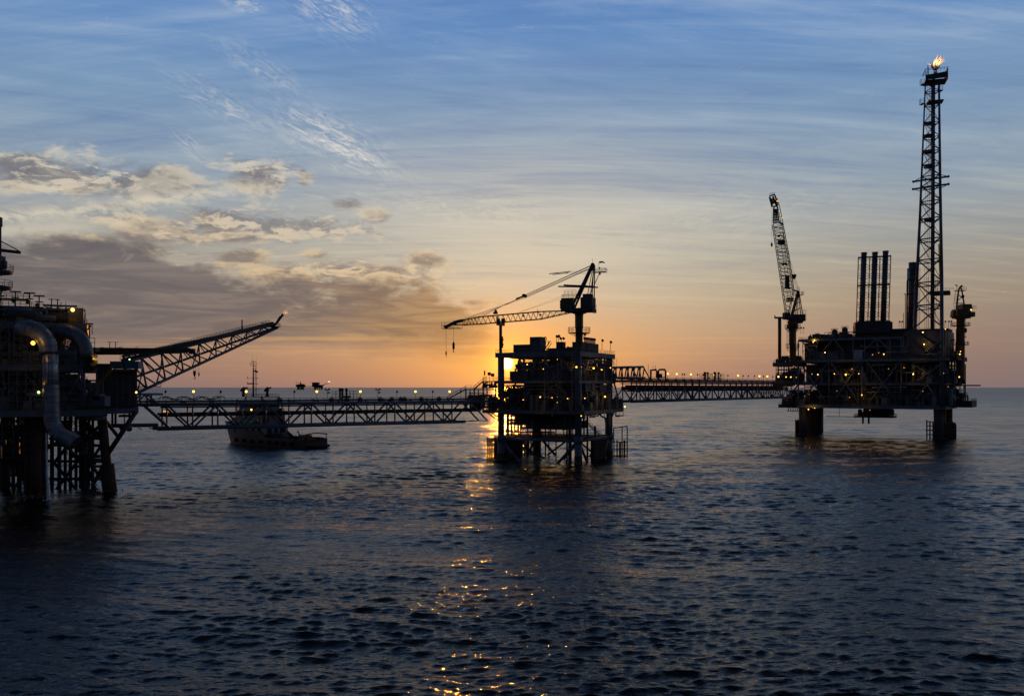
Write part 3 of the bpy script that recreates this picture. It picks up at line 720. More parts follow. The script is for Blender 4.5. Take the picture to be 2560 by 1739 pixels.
# ------------------------------------------------------------------ pedestal crane of the central platform
def pedestal(parent, c, z0, z1, z2, r, m=CRANE_Y, ring_z=None, rr=None):
    mb = MB(); mb.lathe(c, [(r, z0), (r, z1), (r*1.12, z1+.1), (r*1.12, z2-1.2), (r*1.3, z2-.3), (r*1.3, z2)], 18); mb.build('pedestal', m, parent)
    if ring_z:
        for z in ring_z:
            mb = MB(); R = rr; n = 14
            mb.lathe(c, [(r+.02, z-.15), (R, z-.12), (R, z), (r+.02, z)], n)
            for k in range(6): t = k*math.pi/3; mb.beam(c+V3(r*math.cos(t), r*math.sin(t), z-1.2), c+V3(R*.9*math.cos(t), R*.9*math.sin(t), z-.15), .15)
            mb.rail([c+V3(R*math.cos(2*math.pi*i/n), R*math.sin(2*math.pi*i/n), z) for i in range(n+1)], 1.9, .06, 2.5, (1,.66,.33)); mb.build('service_ring', DARK, parent)
PC = V3(23.3, 308, 0)
cr = thing('pedestal_crane', 'yellow lattice boom crane on the central platform, boom lowered level onto its rest', 'crane', PC + V3(0,0,38.4), 'cranes with lattice booms')
pedestal(cr, PC, 38.4, 46.5, 52.0, 1.28, CRANE_Y, (44.9,), 3.8)
bd = V3(-27.1, 10.6, 0).normalized(); bx = V3(-bd.y, bd.x, 0)
CF = Frame(V3(PC.x, PC.y, 0), bd, bx)
mb = MB(); mb.lathe(PC, [(2.2, 51.6), (3.6, 52.2), (3.6, 53.0), (1.5, 53.1)], 18); mb.box(CF, -5.2, 4.5, -2.6, 2.6, 52.0, 53.4); mb.box(CF, -5.3, -1.2, -2.4, 2.4, 53.4, 57.0); mb.box(CF, -4.6, -1.8, -1.8, 1.8, 57.0, 58.2); mb.box(CF, -5.6, -4.6, -2.3, 2.3, 51.8, 53.2); mb.build('machinery_house', DARK, cr)
mb = MB(); mb.hexa([CF(2.6,-3,53.0),CF(7.0,-3,53.0),CF(7.0,-.8,53.0),CF(2.6,-.8,53.0),CF(2.4,-3.1,57.3),CF(6.8,-3.1,57.3),CF(6.8,-.7,57.3),CF(2.4,-.7,57.3)])
for p in ((6.85,-2.9,-.9),): mb.box(CF, 6.2, 7.3, -2.9, -.9, 53.6, 56.6)
mb.build('operator_cab', CRANE_Y, cr)
mb = MB(); railing_rect(mb, CF, 1.0, 6.6, -3, -.8, 57.35, 'abcd', .06); mb.rail([CF(2,-3,58.2), CF(6.4,-3,58.2)], 2.0, .06, 1.3, (1,.7,.4)); mb.rail([CF(-5.5,-2.5,53.4),CF(-5.5,2.5,53.4)], 1.2); mb.build('handrail', DARK, cr)
top = at(1481.5, 662, 309.5)
mb = MB()
for s in (-1.7, 1.7):
    f0 = CF(2.4, s, 53.2); t0 = top + bx*s*.35
    mb.beam(f0, t0, .75, .75); mb.tube(CF(-4.9, s, 53.2), t0 - bd*.6, .2, n=6); mb.tube(CF(-3.4, s, 57), t0 - bd*.3 - V3(0,0,1), .14, n=6)
    for k in (.25, .45, .65, .82): mb.beam(f0.lerp(t0, k), (CF(2.4,-s,53.2)).lerp(top-bx*s*.35, k), .3)
mb.sphere(top, .75, 10, 6)
mb.build('gantry', DARK, cr)
mb = MB(); q = top - bd*2.6 - V3(0,0,2.6); CFt = Frame(V3(q.x, q.y, 0), bd, bx)
mb.box(CFt, -2.3, 2.0, -1.2, 1.2, q.z-.15, q.z); railing_rect(mb, CFt, -2.3, 2, -1.2, 1.2, q.z, 'abcd', .06); mb.beam(q, q-V3(0,0,1), .6)
for z, a0, a1 in ((60.6,-6.4,6.4),(61.0,-4.2,4.4)):
    mb.beam(CF(a1+1.6, -1.3, z+.9), CF(a0, -1.3, z), .45); mb.beam(CF(a1, 1.3, z+.5), CF(a0+1, 1.3, z), .35)
mb.beam(CF(11.5,-1.2,66.0), CF(3.5,-1.2,66.6), .22); mb.beam(CF(9.3,1.2,65.4), CF(3.5,1.2,65.8), .22)
mb.ladder(CF(-3.4, 0, 57), q+V3(0,0,.2)-bd*.2, .6, .05, bx, .7)
mb.build('gantry_platform', DARK, cr)
mb = MB(); w0 = at(1497, 656, 312); mb.tube(w0-V3(0,0,2.6), w0+V3(0,0,.2), .06, n=5); mb.path([w0+bd*-.2, w0-bd*1.2+V3(0,0,.15), w0-bd*2.2-V3(0,0,.25)], [.35,.28,.16], 8); mb.tube(top, top+V3(0,0,2.2), .05, n=5); mb.sphere(w0-V3(0,0,1.9)-bd*.3, .28, 6, 4); mb.build('windsock', DARK, cr)
tipc = V3(-24.3, 326.6, 49.2)
def ringat(c, dirv, w, h, up=V3(0,0,1)):
    x = dirv.cross(up).normalized(); y = x.cross(dirv).normalized()
    return [c-x*(w/2)-y*(h/2), c+x*(w/2)-y*(h/2), c+x*(w/2)+y*(h/2), c-x*(w/2)+y*(h/2)]
root = CF(3.2, 0, 52.4); bdir = (tipc-root).normalized(); BL = (tipc-root).length
secs = [ringat(root, bdir, 2.6, .6), ringat(root.lerp(tipc,.235)-V3(0,0,.25), bdir, 2.2, 2.7), ringat(root.lerp(tipc,.72)+V3(0,0,.15), bdir, 2.2, 2.6), ringat(root.lerp(tipc,.86), bdir, 1.7, 1.7)]
mb = MB(); mb.lattice(secs, (5, 12, 5), .13, .055); mb.build('boom', CRANE_Y, cr)
mb = MB(); e = root.lerp(tipc, .86); h = root.lerp(tipc, .93) + V3(0,0,-.1); t = tipc - V3(0,0,.9)
for s in (-.55, .55):
    mb.beam(e+bx*s+V3(0,0,.8), h+bx*s+V3(0,0,.5), .7, .9); mb.beam(h+bx*s+V3(0,0,.4), t+bx*s, .6, .8); mb.beam(e+bx*s-V3(0,0,.7), h+bx*s-V3(0,0,.3), .35)
mb.tube(t-bx*.8, t+bx*.8, .55, n=12); mb.tube(h-bx*.8, h+bx*.8, .6, n=12); mb.build('boom_tip', DARK, cr)
mb = MB(); z = t.z-.75; TF = Frame(V3(t.x,t.y,0), -bd, bx)
mb.box(TF, -1.2, 6.2, -1.3, 1.3, z, z+.15); railing_rect(mb, TF, -1.2, 2.2, -1.3, 1.3, z, 'abcd', .05); mb.rail([TF(2.2,-1.3,z),TF(10,-1.3,z+.9)], 1.1, .05); mb.rail([TF(-1.2,-1.3,z),TF(-1.2,1.3,z)], 2.4, .06); mb.rail([TF(-1.2,-1.3,z),TF(1.4,-1.3,z+.1)], 2.4, .06); mb.build('tip_platform', DARK, cr)
mb = MB(); mb.box(TF, 19, 20.4, -.5, .5, tipc.z+3.2, tipc.z+4.0); mb.sphere(TF(19.8, 0, tipc.z+4.3), .5, 8, 6)
for a in (19.8, 30, 36.5, 51): mb.sphere(TF(a, -1.2, tipc.z+2.0+(a-19)*.03), .38, 6, 5)
mb.tube(TF(35.8,0,tipc.z+2.6), TF(35.8,0,tipc.z+4.6), .08, n=5); mb.build('boom_fitting', DARK, cr)
br = at(1311, 739, 322)
mb = MB()
for s in (-.8, .8):
    mb.tube(top+bx*s*.4, br+bx*s, .09, n=5); mb.tube(top+bx*s*.4-V3(0,0,.8), br+bx*s-V3(0,0,.75), .09, n=5)
    mb.tube(br+bx*s, secs[2][2 if s > 0 else 3], .07, n=5); mb.tube(br+bx*s-V3(0,0,.7), root.lerp(tipc,.88)+bx*s+V3(0,0,.8), .07, n=5)
mb.tube(CF(5,0,58.2), root.lerp(tipc,.4)+V3(0,0,1.6), .035, n=4); mb.tube(CF(5,.8,57.2), root.lerp(tipc,.4)+V3(0,0,1.6), .035, n=4); mb.tube(CF(10.5,0,66.2), top-V3(0,0,2), .03, n=4); mb.tube(CF(8.5,0,65.9), top-V3(0,0,3), .03, n=4)
mb.build('pendant_rope', ROPE, cr)
mb = MB(); mb.tube(br-bx, br+bx, .62, n=12); mb.beam(br-bx*.9, br+bx*.9, .9, .8); mb.beam(br+bd*-.3, br+bd*3.2-V3(0,0,1.0), .4, .5); mb.build('bridle_block', DARK, cr)
for px, py0, py1, s, sz in ((1115.3, 812, 880, -.3, .42), (1133.9, 811, 859, .3, .75)):
    b = at(px, py1, 326); mb = MB(); mb.tube(V3(b.x, b.y, at(px, py0, 326).z), b, .05, n=5); mb.build('hoist_rope', ROPE, cr)
    mb = MB(); mb.path([b+V3(0,0,.4*sz*3), b, b-V3(0,0,sz*2.3), b-V3(0,0,sz*3.0)], [.06, sz*.62, sz*.55, .08], 8); mb.path([b-V3(0,0,sz*3.0), b+V3(-.25*sz,0,-sz*3.5), b+V3(0,0,-sz*4.1), b+V3(.35*sz,0,-sz*3.7)], .12*sz/.6, 6); mb.build('hook_block', DARK, cr)
rs = V3(-4.1, 319.0, 0)
mb = MB(); mb.tube(V3(rs.x,rs.y,38.4), V3(rs.x,rs.y,48.2), .55, n=12); RF = Frame(rs, bx, bd); mb.box(RF, -2.6, 2.6, -.6, .6, 48.2, 49.0); mb.box(RF, -2.8, -2.2, -.6, .6, 49.0, 51.0); mb.box(RF, 2.1, 2.6, -.6, .6, 49.0, 50.6)
mb.build('boom_rest', CRANE_Y, cr)

# ------------------------------------------------------------------ bridges
def bridge(label, A, B, ztop, zbot, width, nb, side, style, lead=(0, 0)):
    """A, B plan ends of the near truss; side = unit vector from near truss to far truss"""
    t = thing('access_bridge', label, 'footbridge', V3((A.x+B.x)/2, (A.y+B.y)/2, ztop), 'bridges linking the platforms')
    d = (B-A); L = d.length; d = d.normalized(); fr = Frame(V3(A.x, A.y, 0), d, side)
    for w, m in ((0, STEEL_L if style == 0 else STEEL), (width, STEEL)):
        tube_part('top_chord', fr(0, w, ztop), fr(L, w, ztop), .48, m, t, 8)
        tube_part('bottom_chord', fr(lead[0], w, zbot), fr(L-lead[1], w, zbot), .50, m, t, 8)
        bay = L/nb; s0 = 0 if w == 0 else bay*.45
        for i in range(nb+1):
            x = i*bay
            if not lead[0]-1 <= x <= L-lead[1]+1: continue
            tube_part('post', fr(x, w, zbot), fr(x, w, ztop), .24, m, t, 7)
        for i in range(nb):
            x0, x1 = i*bay, (i+1)*bay
            up = (i % 2 == 0)
            if style == 1: tube_part('brace', fr(x0, w, zbot if up else ztop-2.6), fr(x1, w, ztop-2.6 if up else zbot), .26, m, t, 7)
            else:
                p, q = (fr(x0, w, ztop), fr(x1, w, zbot)) if not up else (fr(x0, w, zbot), fr(x1, w, ztop))
                if x0 < lead[0]-1 and p.z < ztop-1: continue
                tube_part('brace', p, q, .30, m, t, 7)
    mb = MB(); n = int(L/3)
    mb.box(fr, .5, L-.5, .5, width-.5, ztop+.30, ztop+.42)
    for i in range(n+1): x = .5+(L-1)*i/n; mb.beam(fr(x, 0, ztop+.1), fr(x, width, ztop+.1), .2, .3); mb.beam(fr(x, .2, zbot+.1), fr(x, width-.2, zbot+.1), .18, .25)
    mb.build('walkway', GRATE, t)
    mb = MB()
    mb.rail([fr(.5, .3, ztop+.42), fr(L-.5, .3, ztop+.42)], 1.2, .045); mb.rail([fr(.5, width-.3, ztop+.42), fr(L-.5, width-.3, ztop+.42)], 1.2, .045); mb.build('handrail', YELLOW, t)
    for w, z, r in ((1.1, ztop+.85, .22), (1.7, ztop+.8, .16), (width-1.1, ztop+.9, .26), (width-1.8, ztop+.75, .14)):
        mb = MB(); mb.tube(fr(1, w, z), fr(L-1, w, z), r, n=8)
        for i in range(0, int(L/8)): mb.tube(fr(4+i*8, w, z), fr(4.4+i*8, w, z), r*1.7, n=8); mb.beam(fr(4.2+i*8, w, ztop+.4), fr(4.2+i*8, w, z), .25)
        mb.build('pipeline', PIPE, t)
    for w, z, r in ((1.2, zbot+(ztop-zbot)*.56, .30), (2.4, zbot+(ztop-zbot)*.52, .24), (width-1.4, zbot+(ztop-zbot)*.60, .36)) + (((.9, ztop-.8, .18), (width-.9, ztop-.9, .18), (width*.5, ztop-1.8, .3), (1.4, ztop-2.6, .4), (width-1.4, ztop-2.5, .4)) if style == 1 else ((.8, ztop-.75, .2),)):
        mb = MB(); mb.tube(fr(lead[0]+1, w, z), fr(L-2, w, z), r, n=8); mb.build('pipeline', DARK, t)
    mb = MB()
    for i in range(nb):
        x = i*L/nb
        if x < lead[0]: continue
        mb.beam(fr(x, 0, zbot+(ztop-zbot)*.5), fr(x, width, zbot+(ztop-zbot)*.5), .22); mb.beam(fr(x, 0, ztop-.3), fr(x+L/nb, width, ztop-.3), .16); mb.beam(fr(x, 0, zbot), fr(x+L/nb, width, zbot), .16)
    mb.build('cross_frame', DARK, t)
    return t, fr, L, d
P0 = V3(-103.6, 247, 0); P1 = V3(-8.5, 308.5, 0)
sd = V3(-.53, .83, 0).normalized()
br1, B1, L1, d1 = bridge('long grey truss bridge between the left and the central platform', P0, P1, 21.1, 14.3, 6.2, 16, V3(-.543, .84, 0), 0, (4.5, 9))
# raised portal over its left end, and a mess of small bore pipe
mb = MB(); zt = 24.1
for w in (0, 6.2):
    mb.tube(B1(-12, w, zt), B1(6, w, zt), .30, n=8); mb.tube(B1(-12, w, 21.1), B1(0, w, 21.1), .42, n=8)
    for a, b in ((-8.5,-5.5),(-1.8,-4.8),(-1.5,1.5),(5,1.8)): mb.tube(B1(a, w, 21.2), B1(b, w, zt), .24, n=7)
    for a in (-11.5, -5.2, 0, 3): mb.tube(B1(a, w, 21.2), B1(a, w, zt), .28, n=7)
mb.build('end_portal', STEEL_L, br1)
mb = MB()
for w in (.6, 5.5): mb.path([B1(6+i*.5, w, 22.9+.45*math.sin(i*.62)) for i in range(36)], .14, 6)
mb.build('hose', BLACK, br1)
tube_part('strut', B1(1, 0, 21), B1(8, 0, 14.3), .42, STEEL_L, br1, 8)
tube_part('pipeline', at(255, 1064, 244), at(395, 1062, 252), .55, STEEL, br1, 8)
# railed lookout on the bridge
def service_stand(br, fr, a0, a1, w0, w1, z, h=2.6):
    mb = MB(); mb.box(fr, a0, a1, w0, w1, z, z+.14)
    n = 6
    for i in range(n+1):
        a = a0+(a1-a0)*i/n
        for w in (w0, w1): mb.tube(fr(a, w, z-1.4), fr(a, w, z+h), .06, n=5)
        mb.beam(fr(a, w0, z+h), fr(a, w1, z+h), .08)
    for k in (.33, .66, 1): 
        for w in (w0, w1): mb.beam(fr(a0, w, z+h*k), fr(a1, w, z+h*k), .09)
    mb.build('service_stand', YELLOW, br)
    mb = MB()
    for a in (a0+2, a0+2.8, a1-3): mb.tube(fr(a, (w0+w1)/2, z), fr(a, (w0+w1)/2, z+h+.6), .32, n=8); mb.tube(fr(a-.3, (w0+w1)/2, z+h+.5), fr(a+.3, (w0+w1)/2, z+h+.5), .45, n=8)
    for a in (a0+3.6, a1-4.5): mb.tube(fr(a, (w0+w1)/2-.8, z+.8), fr(a+1.6, (w0+w1)/2-.8, z+.8), .35, n=8)
    mb.build('valve', DARK, br)
def bridge_u(fr, px, w):                           # distance along the bridge at a photo column
    k = (px-HX)/F; o = fr.o + fr.v*w
    return (k*o.y - o.x)/(fr.u.x - k*fr.u.y)
service_stand(br1, B1, bridge_u(B1, 836, 3), bridge_u(B1, 889, 3), 2.0, 4.6, 22.2)
for px in (830, 868, 901, 952, 981, 1003, 1055, 1099, 1012, 700):
    u = bridge_u(B1, px, .3); mb = MB(); mb.box(B1, u-.6, u+.6, .2, 1.3, 21.5, 22.6); mb.tube(B1(u,.7,22.6), B1(u,.7,23.0), .12, n=6); mb.tube(B1(u-.35,.7,22.95), B1(u+.35,.7,22.95), .1, n=6); mb.build('valve_box', DARK, br1)
posts1 = [(413,0),(484,1),(550.6,0),(615.7,1),(735,0),(792,1),(901,1),(991.8,0),(1038.7,1),(1081,0),(1124,1),(1151,0)]
nl = nu = 0
order = ['first','second','third','fourth','fifth','sixth','seventh','eighth','ninth','tenth']
lit_n = sum(k for _, k in posts1)
for px, k in posts1:
    if k: lab = f'lit yellow lamp post on the left bridge, {order[nl]} lit one from the left'; nl += 1
    else: lab = f'unlit dark lamp post on the left bridge, {order[nu]} unlit one from the left'; nu += 1
    u = bridge_u(B1, px, 5.6); p = B1(u, 5.6, 21.5)
    h = (p.z - (CAMZ - (979-HY)/F*p.y)) * -1
    lamp_post(p, k, lab, 'lamp posts on the left bridge', max(2.2, h), .36)
def speaker_post(p, label, group):
    t = thing('loudspeaker_post', label, 'loudspeaker', p, group)
    MB().tube(p, p+V3(0,0,3.6), .08, n=6).build('pole', DARK, t)
    mb = MB()
    for z, s in ((3.7, -1), (3.7, 1), (2.7, .9)): c = p+V3(0,0,z); mb.path([c, c+V3(s*.3,-.1,.15), c+V3(s*.75,-.2,.35)], [.12,.16,.4], 8)
    mb.build('horn', DARK, t)
for px, lab in ((818, 'dark post with horn loudspeakers on the left bridge beside the railed stand'), (944.7, 'dark loudspeaker post on the left bridge between two lamp posts')):
    u = bridge_u(B1, px, 5.5); speaker_post(B1(u, 5.5, 21.4), lab, 'loudspeaker posts on the left bridge')
for px, py, d, m, r in ((628.5,1023.5,268,LAMP,.42),): flood(br1, at(px, py, d), m, r)
for py in (1028, 1041): MB().beam(at(408,py,258), at(421,py-.8,258), .16, .3).build('fluorescent_tube', LAMP_DIM, br1)

Q0 = V3(43.4, 333, 0); Q1 = V3(153, 486, 0)
br2, B2, L2, d2 = bridge('slender dark truss bridge between the central and the right platform', Q0, Q1, 28.4, 20.6, 6.0, 26, V3(-.81, .583, 0), 1, (3, 0))
mb = MB()
for w in (.4, 5.6):
    mb.tube(B2(-4, w, 33.4), B2(13.5, w, 34.0), .42, n=8); mb.tube(B2(-4, w, 29.6), B2(15, w, 29.8), .32, n=8)
    for i in range(11): a = -3+i*1.6; mb.tube(B2(a, w, 29.7), B2(a+(1.4 if i % 3 else -1.1), w, 33.6), .26, n=6)
    mb.tube(B2(13.5, w, 34), B2(20, w, 28.6), .26, n=7)
mb.build('end_frame', STEEL, br2)
mb = MB(); zq = 29
for pts in ([(1627,947),(1627,925),(1640,924),(1642,930),(1642,945)],[(1646,947),(1646,926),(1649,923.5),(1662,923.5),(1664,927),(1664,952)]): mb.path([at(x, y, 352) for x, y in pts], .34, 8)
mb.tube(at(1650,945,352), at(1650,934,352), .9, n=10); mb.tube(at(1643,942,352), at(1643,934,352), .6, n=10); mb.tube(at(1664,943,352), at(1648,943,352), .25, n=6)
for x, y0, y1 in ((1620.6,911,935),(1632.4,913,922),(1638.4,913,922)): mb.tube(at(x,y1,350), at(x,y0,350), .08, n=5)
mb.build('process_piping', DARK, br2)
service_stand(br2, B2, bridge_u(B2, 1757, 3), bridge_u(B2, 1776, 3), 1.5, 4.5, 29.4, 2.6); service_stand(br2, B2, bridge_u(B2, 1782, 3), bridge_u(B2, 1803, 3), 1.5, 4.5, 29.4, 2.8)
posts2 = [(655,1),(767,1),(835,0),(862,0),(945,1),(1027,0),(1100,0),(1238,1),(1320,0),(1410,0),(1541,1),(1602,0),(1668,0),(1745,0),(1812,1),(1862,0),(1910,1),(1978,0),(2050,1)]
nl = nu = 0
order += ['eleventh','twelfth']
for x, k in posts2:
    px = 1540+x/5.052
    if k: lab = f'lit yellow lamp post on the right bridge, {order[nl]} lit one from the left'; nl += 1
    else: lab = f'unlit dark lamp post on the right bridge, {order[nu]} unlit one from the left'; nu += 1
    u = bridge_u(B2, px, 5.4); p = B2(u, 5.4, 28.8)
    py = 934.5 + (px-1669)*.026
    lamp_post(p, k, lab, 'lamp posts on the right bridge', max(2.0, CAMZ-(py-HY)/F*p.y - p.z), .36 + .1*(px-1650)/300)
# ------------------------------------------------------------------ right platform
FR = Frame(V3(158.9, 492, 0), V3(.833, -.553, 0), V3(.553, .833, 0))
U, Wd = 72.4, 38
rp = thing('offshore_platform', 'broad multi-deck steel platform at right carrying the tall flare tower and four stacks', 'oil platform', FR(U/2, Wd/2, 0), 'offshore platforms of this field')
for a, b in ((2,2),(U-2,2),(2,Wd-2),(U-2,Wd-2)):
    MB().tube(FR(a,b,-4), FR(a,b,15), 2.3, n=18).build('leg', DARK, rp)
for a, b in ((4,10),(3,18),(1,26),(-1,32),(3,22),(U-3,20),(U-1,28)):
    tube_part('conductor', FR(a,b,-4), FR(a,b,15), 1.1, BROWN, rp, 10)
for a, b in ((0,30),(-3,Wd-2),(5,12),(2,14),(4,28)): tube_part('conductor', FR(a, b, -4), FR(a, b, 15), 1.4, BROWN, rp, 10)
deck(rp, FR, -1, U+2, -1, Wd+1, 16.6, 1.9, STEEL, 'ab', 'cellar_deck', 4)
deck(rp, FR, 0, U+2, 0, Wd, 28.4, 1.2, STEEL, 'ab', 'mezzanine_deck', 4)
deck(rp, FR, -1, U+3, -1, Wd, 41.0, 1.3, STEEL_L, 'ab', 'main_deck', 4)
deck(rp, FR, 0, 54, 0, Wd, 52.6, 1.2, STEEL_L, 'ad', 'weather_deck', 4)
room(rp, FR, 54, U+1, 1.5, Wd-2, 41.1, 55.2, MODULE, 'equipment_module')
deck(rp, FR, -13, 0, 6, 30, 16.4, 1.9, DARK, 'acd', 'landing_deck', 4)
deck(rp, FR, -15, 0, 2, 17, 40.0, 2.2, STEEL, 'acd', 'crane_deck', 4)
deck(rp, FR, U, U+12, 14, 36, 19.0, 3.4, DARK, 'abc', 'landing_deck', 4)
deck(rp, FR, U+2, U+7, 4, 40, 41.0, 1.0, DARK, 'abc', 'side_deck', 4)
one('jib_beam', DARK, rp, lambda b: b.beam(FR(U+2, 10, 27), FR(U+16, 14, 27), .7))
# truss faces
for a in (0, 16.5, 33.5, 53): tube_part('post', FR(a, -.2, 15.5), FR(a, -.2, 41), .42, STEEL, rp, 8)
for a in (0, 29, 35, 47.5, 53, 54): tube_part('post', FR(a, -.2, 41), FR(a, -.2, 52), .32, STEEL_L, rp, 8)
for a0, a1 in ((1, 16), (17.5, 33), (36, 52.5)):
    for p, q in (((a0,15.8),(a1,40)),((a1,15.8),(a0,40))): tube_part('brace', FR(p[0],-.2,p[1]), FR(q[0],-.2,q[1]), .46, STEEL, rp, 8)
for p, q in (((18.5,51.8),(13,45.5)),((19.5,51.8),(24,45.5)),((41,52),(34,45)),((41.5,52),(48,45)),((2,51.5),(9,42)),((54,41),(57,52))): tube_part('brace', FR(p[0],-.25,p[1]), FR(q[0],-.25,q[1]), .33, STEEL_L, rp, 8)
tube_part('brace', FR(0,0,28), FR(-10,8,16), .4, DARK, rp, 8)
for b in (12, 26, 38): tube_part('post', FR(U+1, b, 15), FR(U+1, b, 41), .45, STEEL, rp, 8)
for p, q in (((0,16),(12,40)),((12,16),(0,40)),((13,16),(26,40)),((26,16),(13,40)),((26,16),(38,40))): tube_part('brace', FR(U+1.2,p[0],p[1]), FR(U+1.2,q[0],q[1]), .4, STEEL, rp, 8)
# contents
equipment(rp, FR, 1, U-2, 3, 9, 16.6, 27, 74, 31, None, [DARK, MODULE, PIPE, STEEL]); equipment(rp, FR, 1, U-2, 3, 9, 28.4, 39.5, 74, 32, None, [DARK, MODULE, PIPE])
equipment(rp, FR, U-4, U+1.5, 3, 36, 16.6, 27, 18, 33); equipment(rp, FR, U-4, U+2, 3, 36, 28.4, 39, 18, 34)
for z0, z1, k in ((16.65, 26.5, 5), (28.45, 39.2, 6), (41.05, 50.8, 7)):
    rg = random.Random(k); a = 1.0
    while a < U-8:
        w = rg.uniform(5, 11); b0 = rg.uniform(8.5, 13); room(rp, FR, a, min(a+w, U-4), b0, b0+rg.uniform(10, 20), z0, z1-rg.uniform(0, 2.2), rg.choice((MODULE, DARK, DARK)), 'equipment_room'); a += w + rg.uniform(.2, 1.4)
    one('back_wall', DARK, rp, lambda b: b.box(FR, 1, U-1, Wd-4, Wd-3, z0, z1+.75 if z1 < 27 else z1+.5))
# cabins on the main deck, horizontal vessel low right
for a0, a1, z1, m in ((8, 14.5, 45.5, STEEL),(15, 21, 45.2, STEEL),(21.6, 24.4, 45.4, MODULE),(24.6,28, 45.2, RED),(28.4, 33.4, 46.0, CLAD),(34, 52, 44.6, MODULE)):
    room(rp, FR, a0, a1, 1.6, 5.5, 41.05, z1, m, 'cabin')
MB().path([FR(38,5.5,20.6), FR(39.5,5.5,20.6), FR(60,5.5,20.6), FR(U+4,5.5,20.6), FR(U+5.4,5.5,20.6)], [1.2,2.5,2.5,2.5,1.3], 16).build('horizontal_vessel', DUCT, rp)
for pts, r in (([(2156,916),(2160,962)],.5),([(2180,912),(2262,911)],.28),([(2180,968),(2265,968)],.28),([(2152,862),(2158,867),(2262,866)],.35),([(2195,860),(2195,882)],.35),([(2215,880),(2273,879)],.4),([(2193,845),(2193,884)],.25)):
    MB().path([at(x, y, 488-(x-2000)*.113-4) for x, y in pts], r, 8).build('pipe_run', STEEL_L, rp)
for a, b, z, l in ((10,-1.3,21,16),(36,-1.3,23.5,17),(20,-1.3,33,12)): tube_part('pipe_run', FR(a,b,z), FR(a+l,b,z), .22, PIPE, rp, 7)
# weather deck
equipment(rp, FR, 2, 28, 2, 28, 52.6, 56.4, 46, 36, None, [DARK, MODULE, PIPE, YELLOW])
for a, h in ((16, 58.5), (21.5, 59.5)):
    c = FR(a, 14, 0); mb = MB(); mb.lathe(c, [(1.6, 52.6), (1.6, h-1), (.8, h-.3), (.3, h)], 12); mb.rail([c+V3(1.9*math.cos(t), 1.9*math.sin(t), h-1) for t in [k*math.pi/4 for k in range(9)]], 1.3, .06, 1.5); mb.build('pressure_vessel', DARK, rp)
room(rp, FR, 6, 12, 6, 16, 52.62, 55.2, DARK, 'roof_room'); room(rp, FR, 46, 58, 8, 26, 52.62, 57.0, DARK, 'roof_room'); room(rp, FR, 29, 46, 5, 30, 52.62, 56.2, MODULE, 'roof_room')
room(rp, FR, 60, U+1, 12, 30, 55.4, 56.6, DARK, 'roof_room')
for px in (2002, 2008, 2248, 2254, 2362, 2371, 2377):
    p = at(px, 833 if px < 2100 else 818, 486 if px < 2100 else 470 if px < 2300 else 455); roof_lamp(rp, p-V3(0,0,.3), 3.0, 0)
one('handrail', YELLOW, rp, lambda b: (b.rail([FR(29,4,56.3), FR(46,4,56.3)], 1.2, .05), b.rail([FR(55,1.6,55.4), FR(72,1.6,55.4)], 1.2, .05), b.rail([FR(72,1.6,55.4), FR(72,34,55.4)], 1.2, .05)))
# below: hanging pump deck with its walkway, boat landings
mb = MB(); mb.box(FR, 27, 47, 10, 22, 9.6, 10.4); mb.build('sump_deck', DARK, rp)
equipment(rp, FR, 28.5, 46, 11, 21, 10.4, 14.8, 26, 37, None, [DARK, PIPE]); room(rp, FR, 32, 44, 12, 20, 10.45, 14.4, DARK, 'equipment_room')
one('handrail', DARK, rp, lambda b: railing_rect(b, FR, 27.2, 46.8, 10.2, 21.8, 10.4, 'abcd', .06))
for a in (31.5, 34.5): tube_part('pump_caisson', FR(a, 12, 6.2), FR(a, 12, 10), .55, DARK, rp, 8)
tube_part('walkway_beam', FR(27, 12, 9.9), FR(12, 12, 9.9), .2, DARK, rp, 6); tube_part('hanger', FR(19,12,9.9), FR(19,12,15), .12, DARK, rp, 5)
fender(rp, FR, -1.5, -1.5, 0, 9, -2.5, 7.5, 1.5, r=.35); fender(rp, FR, 4, 6, 34, 24, -2.5, 8.8, 1.2, r=.4); fender(rp, FR, U-7, U-4, -1.2, -1.6, -2.5, 8.5, 1.2, r=.35); fender(rp, FR, U+.5, U+4, 4, 16, -2.5, 7.5, 1.4, r=.4); fender(rp, FR, U-1, U+5, 2, 10, -2.5, 6.8, 1.4, r=.4)
mb = MB()
for i in range(9): a = -9+i*1.3; mb.tube(FR(a, 12, 12.6), FR(a, 12, 14.6), .2, n=6)
mb.tube(FR(-10,12,12.6), FR(1,12,12.6), .25, n=6); mb.build('process_piping', DARK, rp)
# open frame under the crane deck and at the right flank
mb = MB()
for a in (-12.4, -6.5, -1): 
    for b in (4, 15): mb.tube(FR(a, b, 26.8), FR(a, b, 38), .4, n=7)
for z in (29, 31.5, 34, 36): mb.tube(FR(-12.4, 4, z), FR(-1, 4, z), .3, n=6); mb.tube(FR(-12.4, 4, z), FR(-12.4, 15, z), .3, n=6)
mb.build('pipe_rack', DARK, rp); room(rp, FR, -15, -7, 3, 15, 26.4, 28.6, STEEL, 'equipment_room')
equipment(rp, FR, -8, -1, 4, 15, 28, 37.5, 22, 38, None, [DARK, PIPE]); equipment(rp, FR, -13.5, -2, 3, 15, 40, 44.5, 24, 39, None, [DARK, CRANE_Y, MODULE])
mb = MB()
for z in (21, 24.5, 28, 31.5, 35): mb.tube(FR(U+6.5, 30, z), FR(U+6.5, 36, z), .2, n=6); mb.tube(FR(U+2, 30, z), FR(U+6.5, 30, z), .2, n=6); mb.tube(FR(U+6.5,30,z), FR(U+6.5,36,z+3.5), .16, n=6)
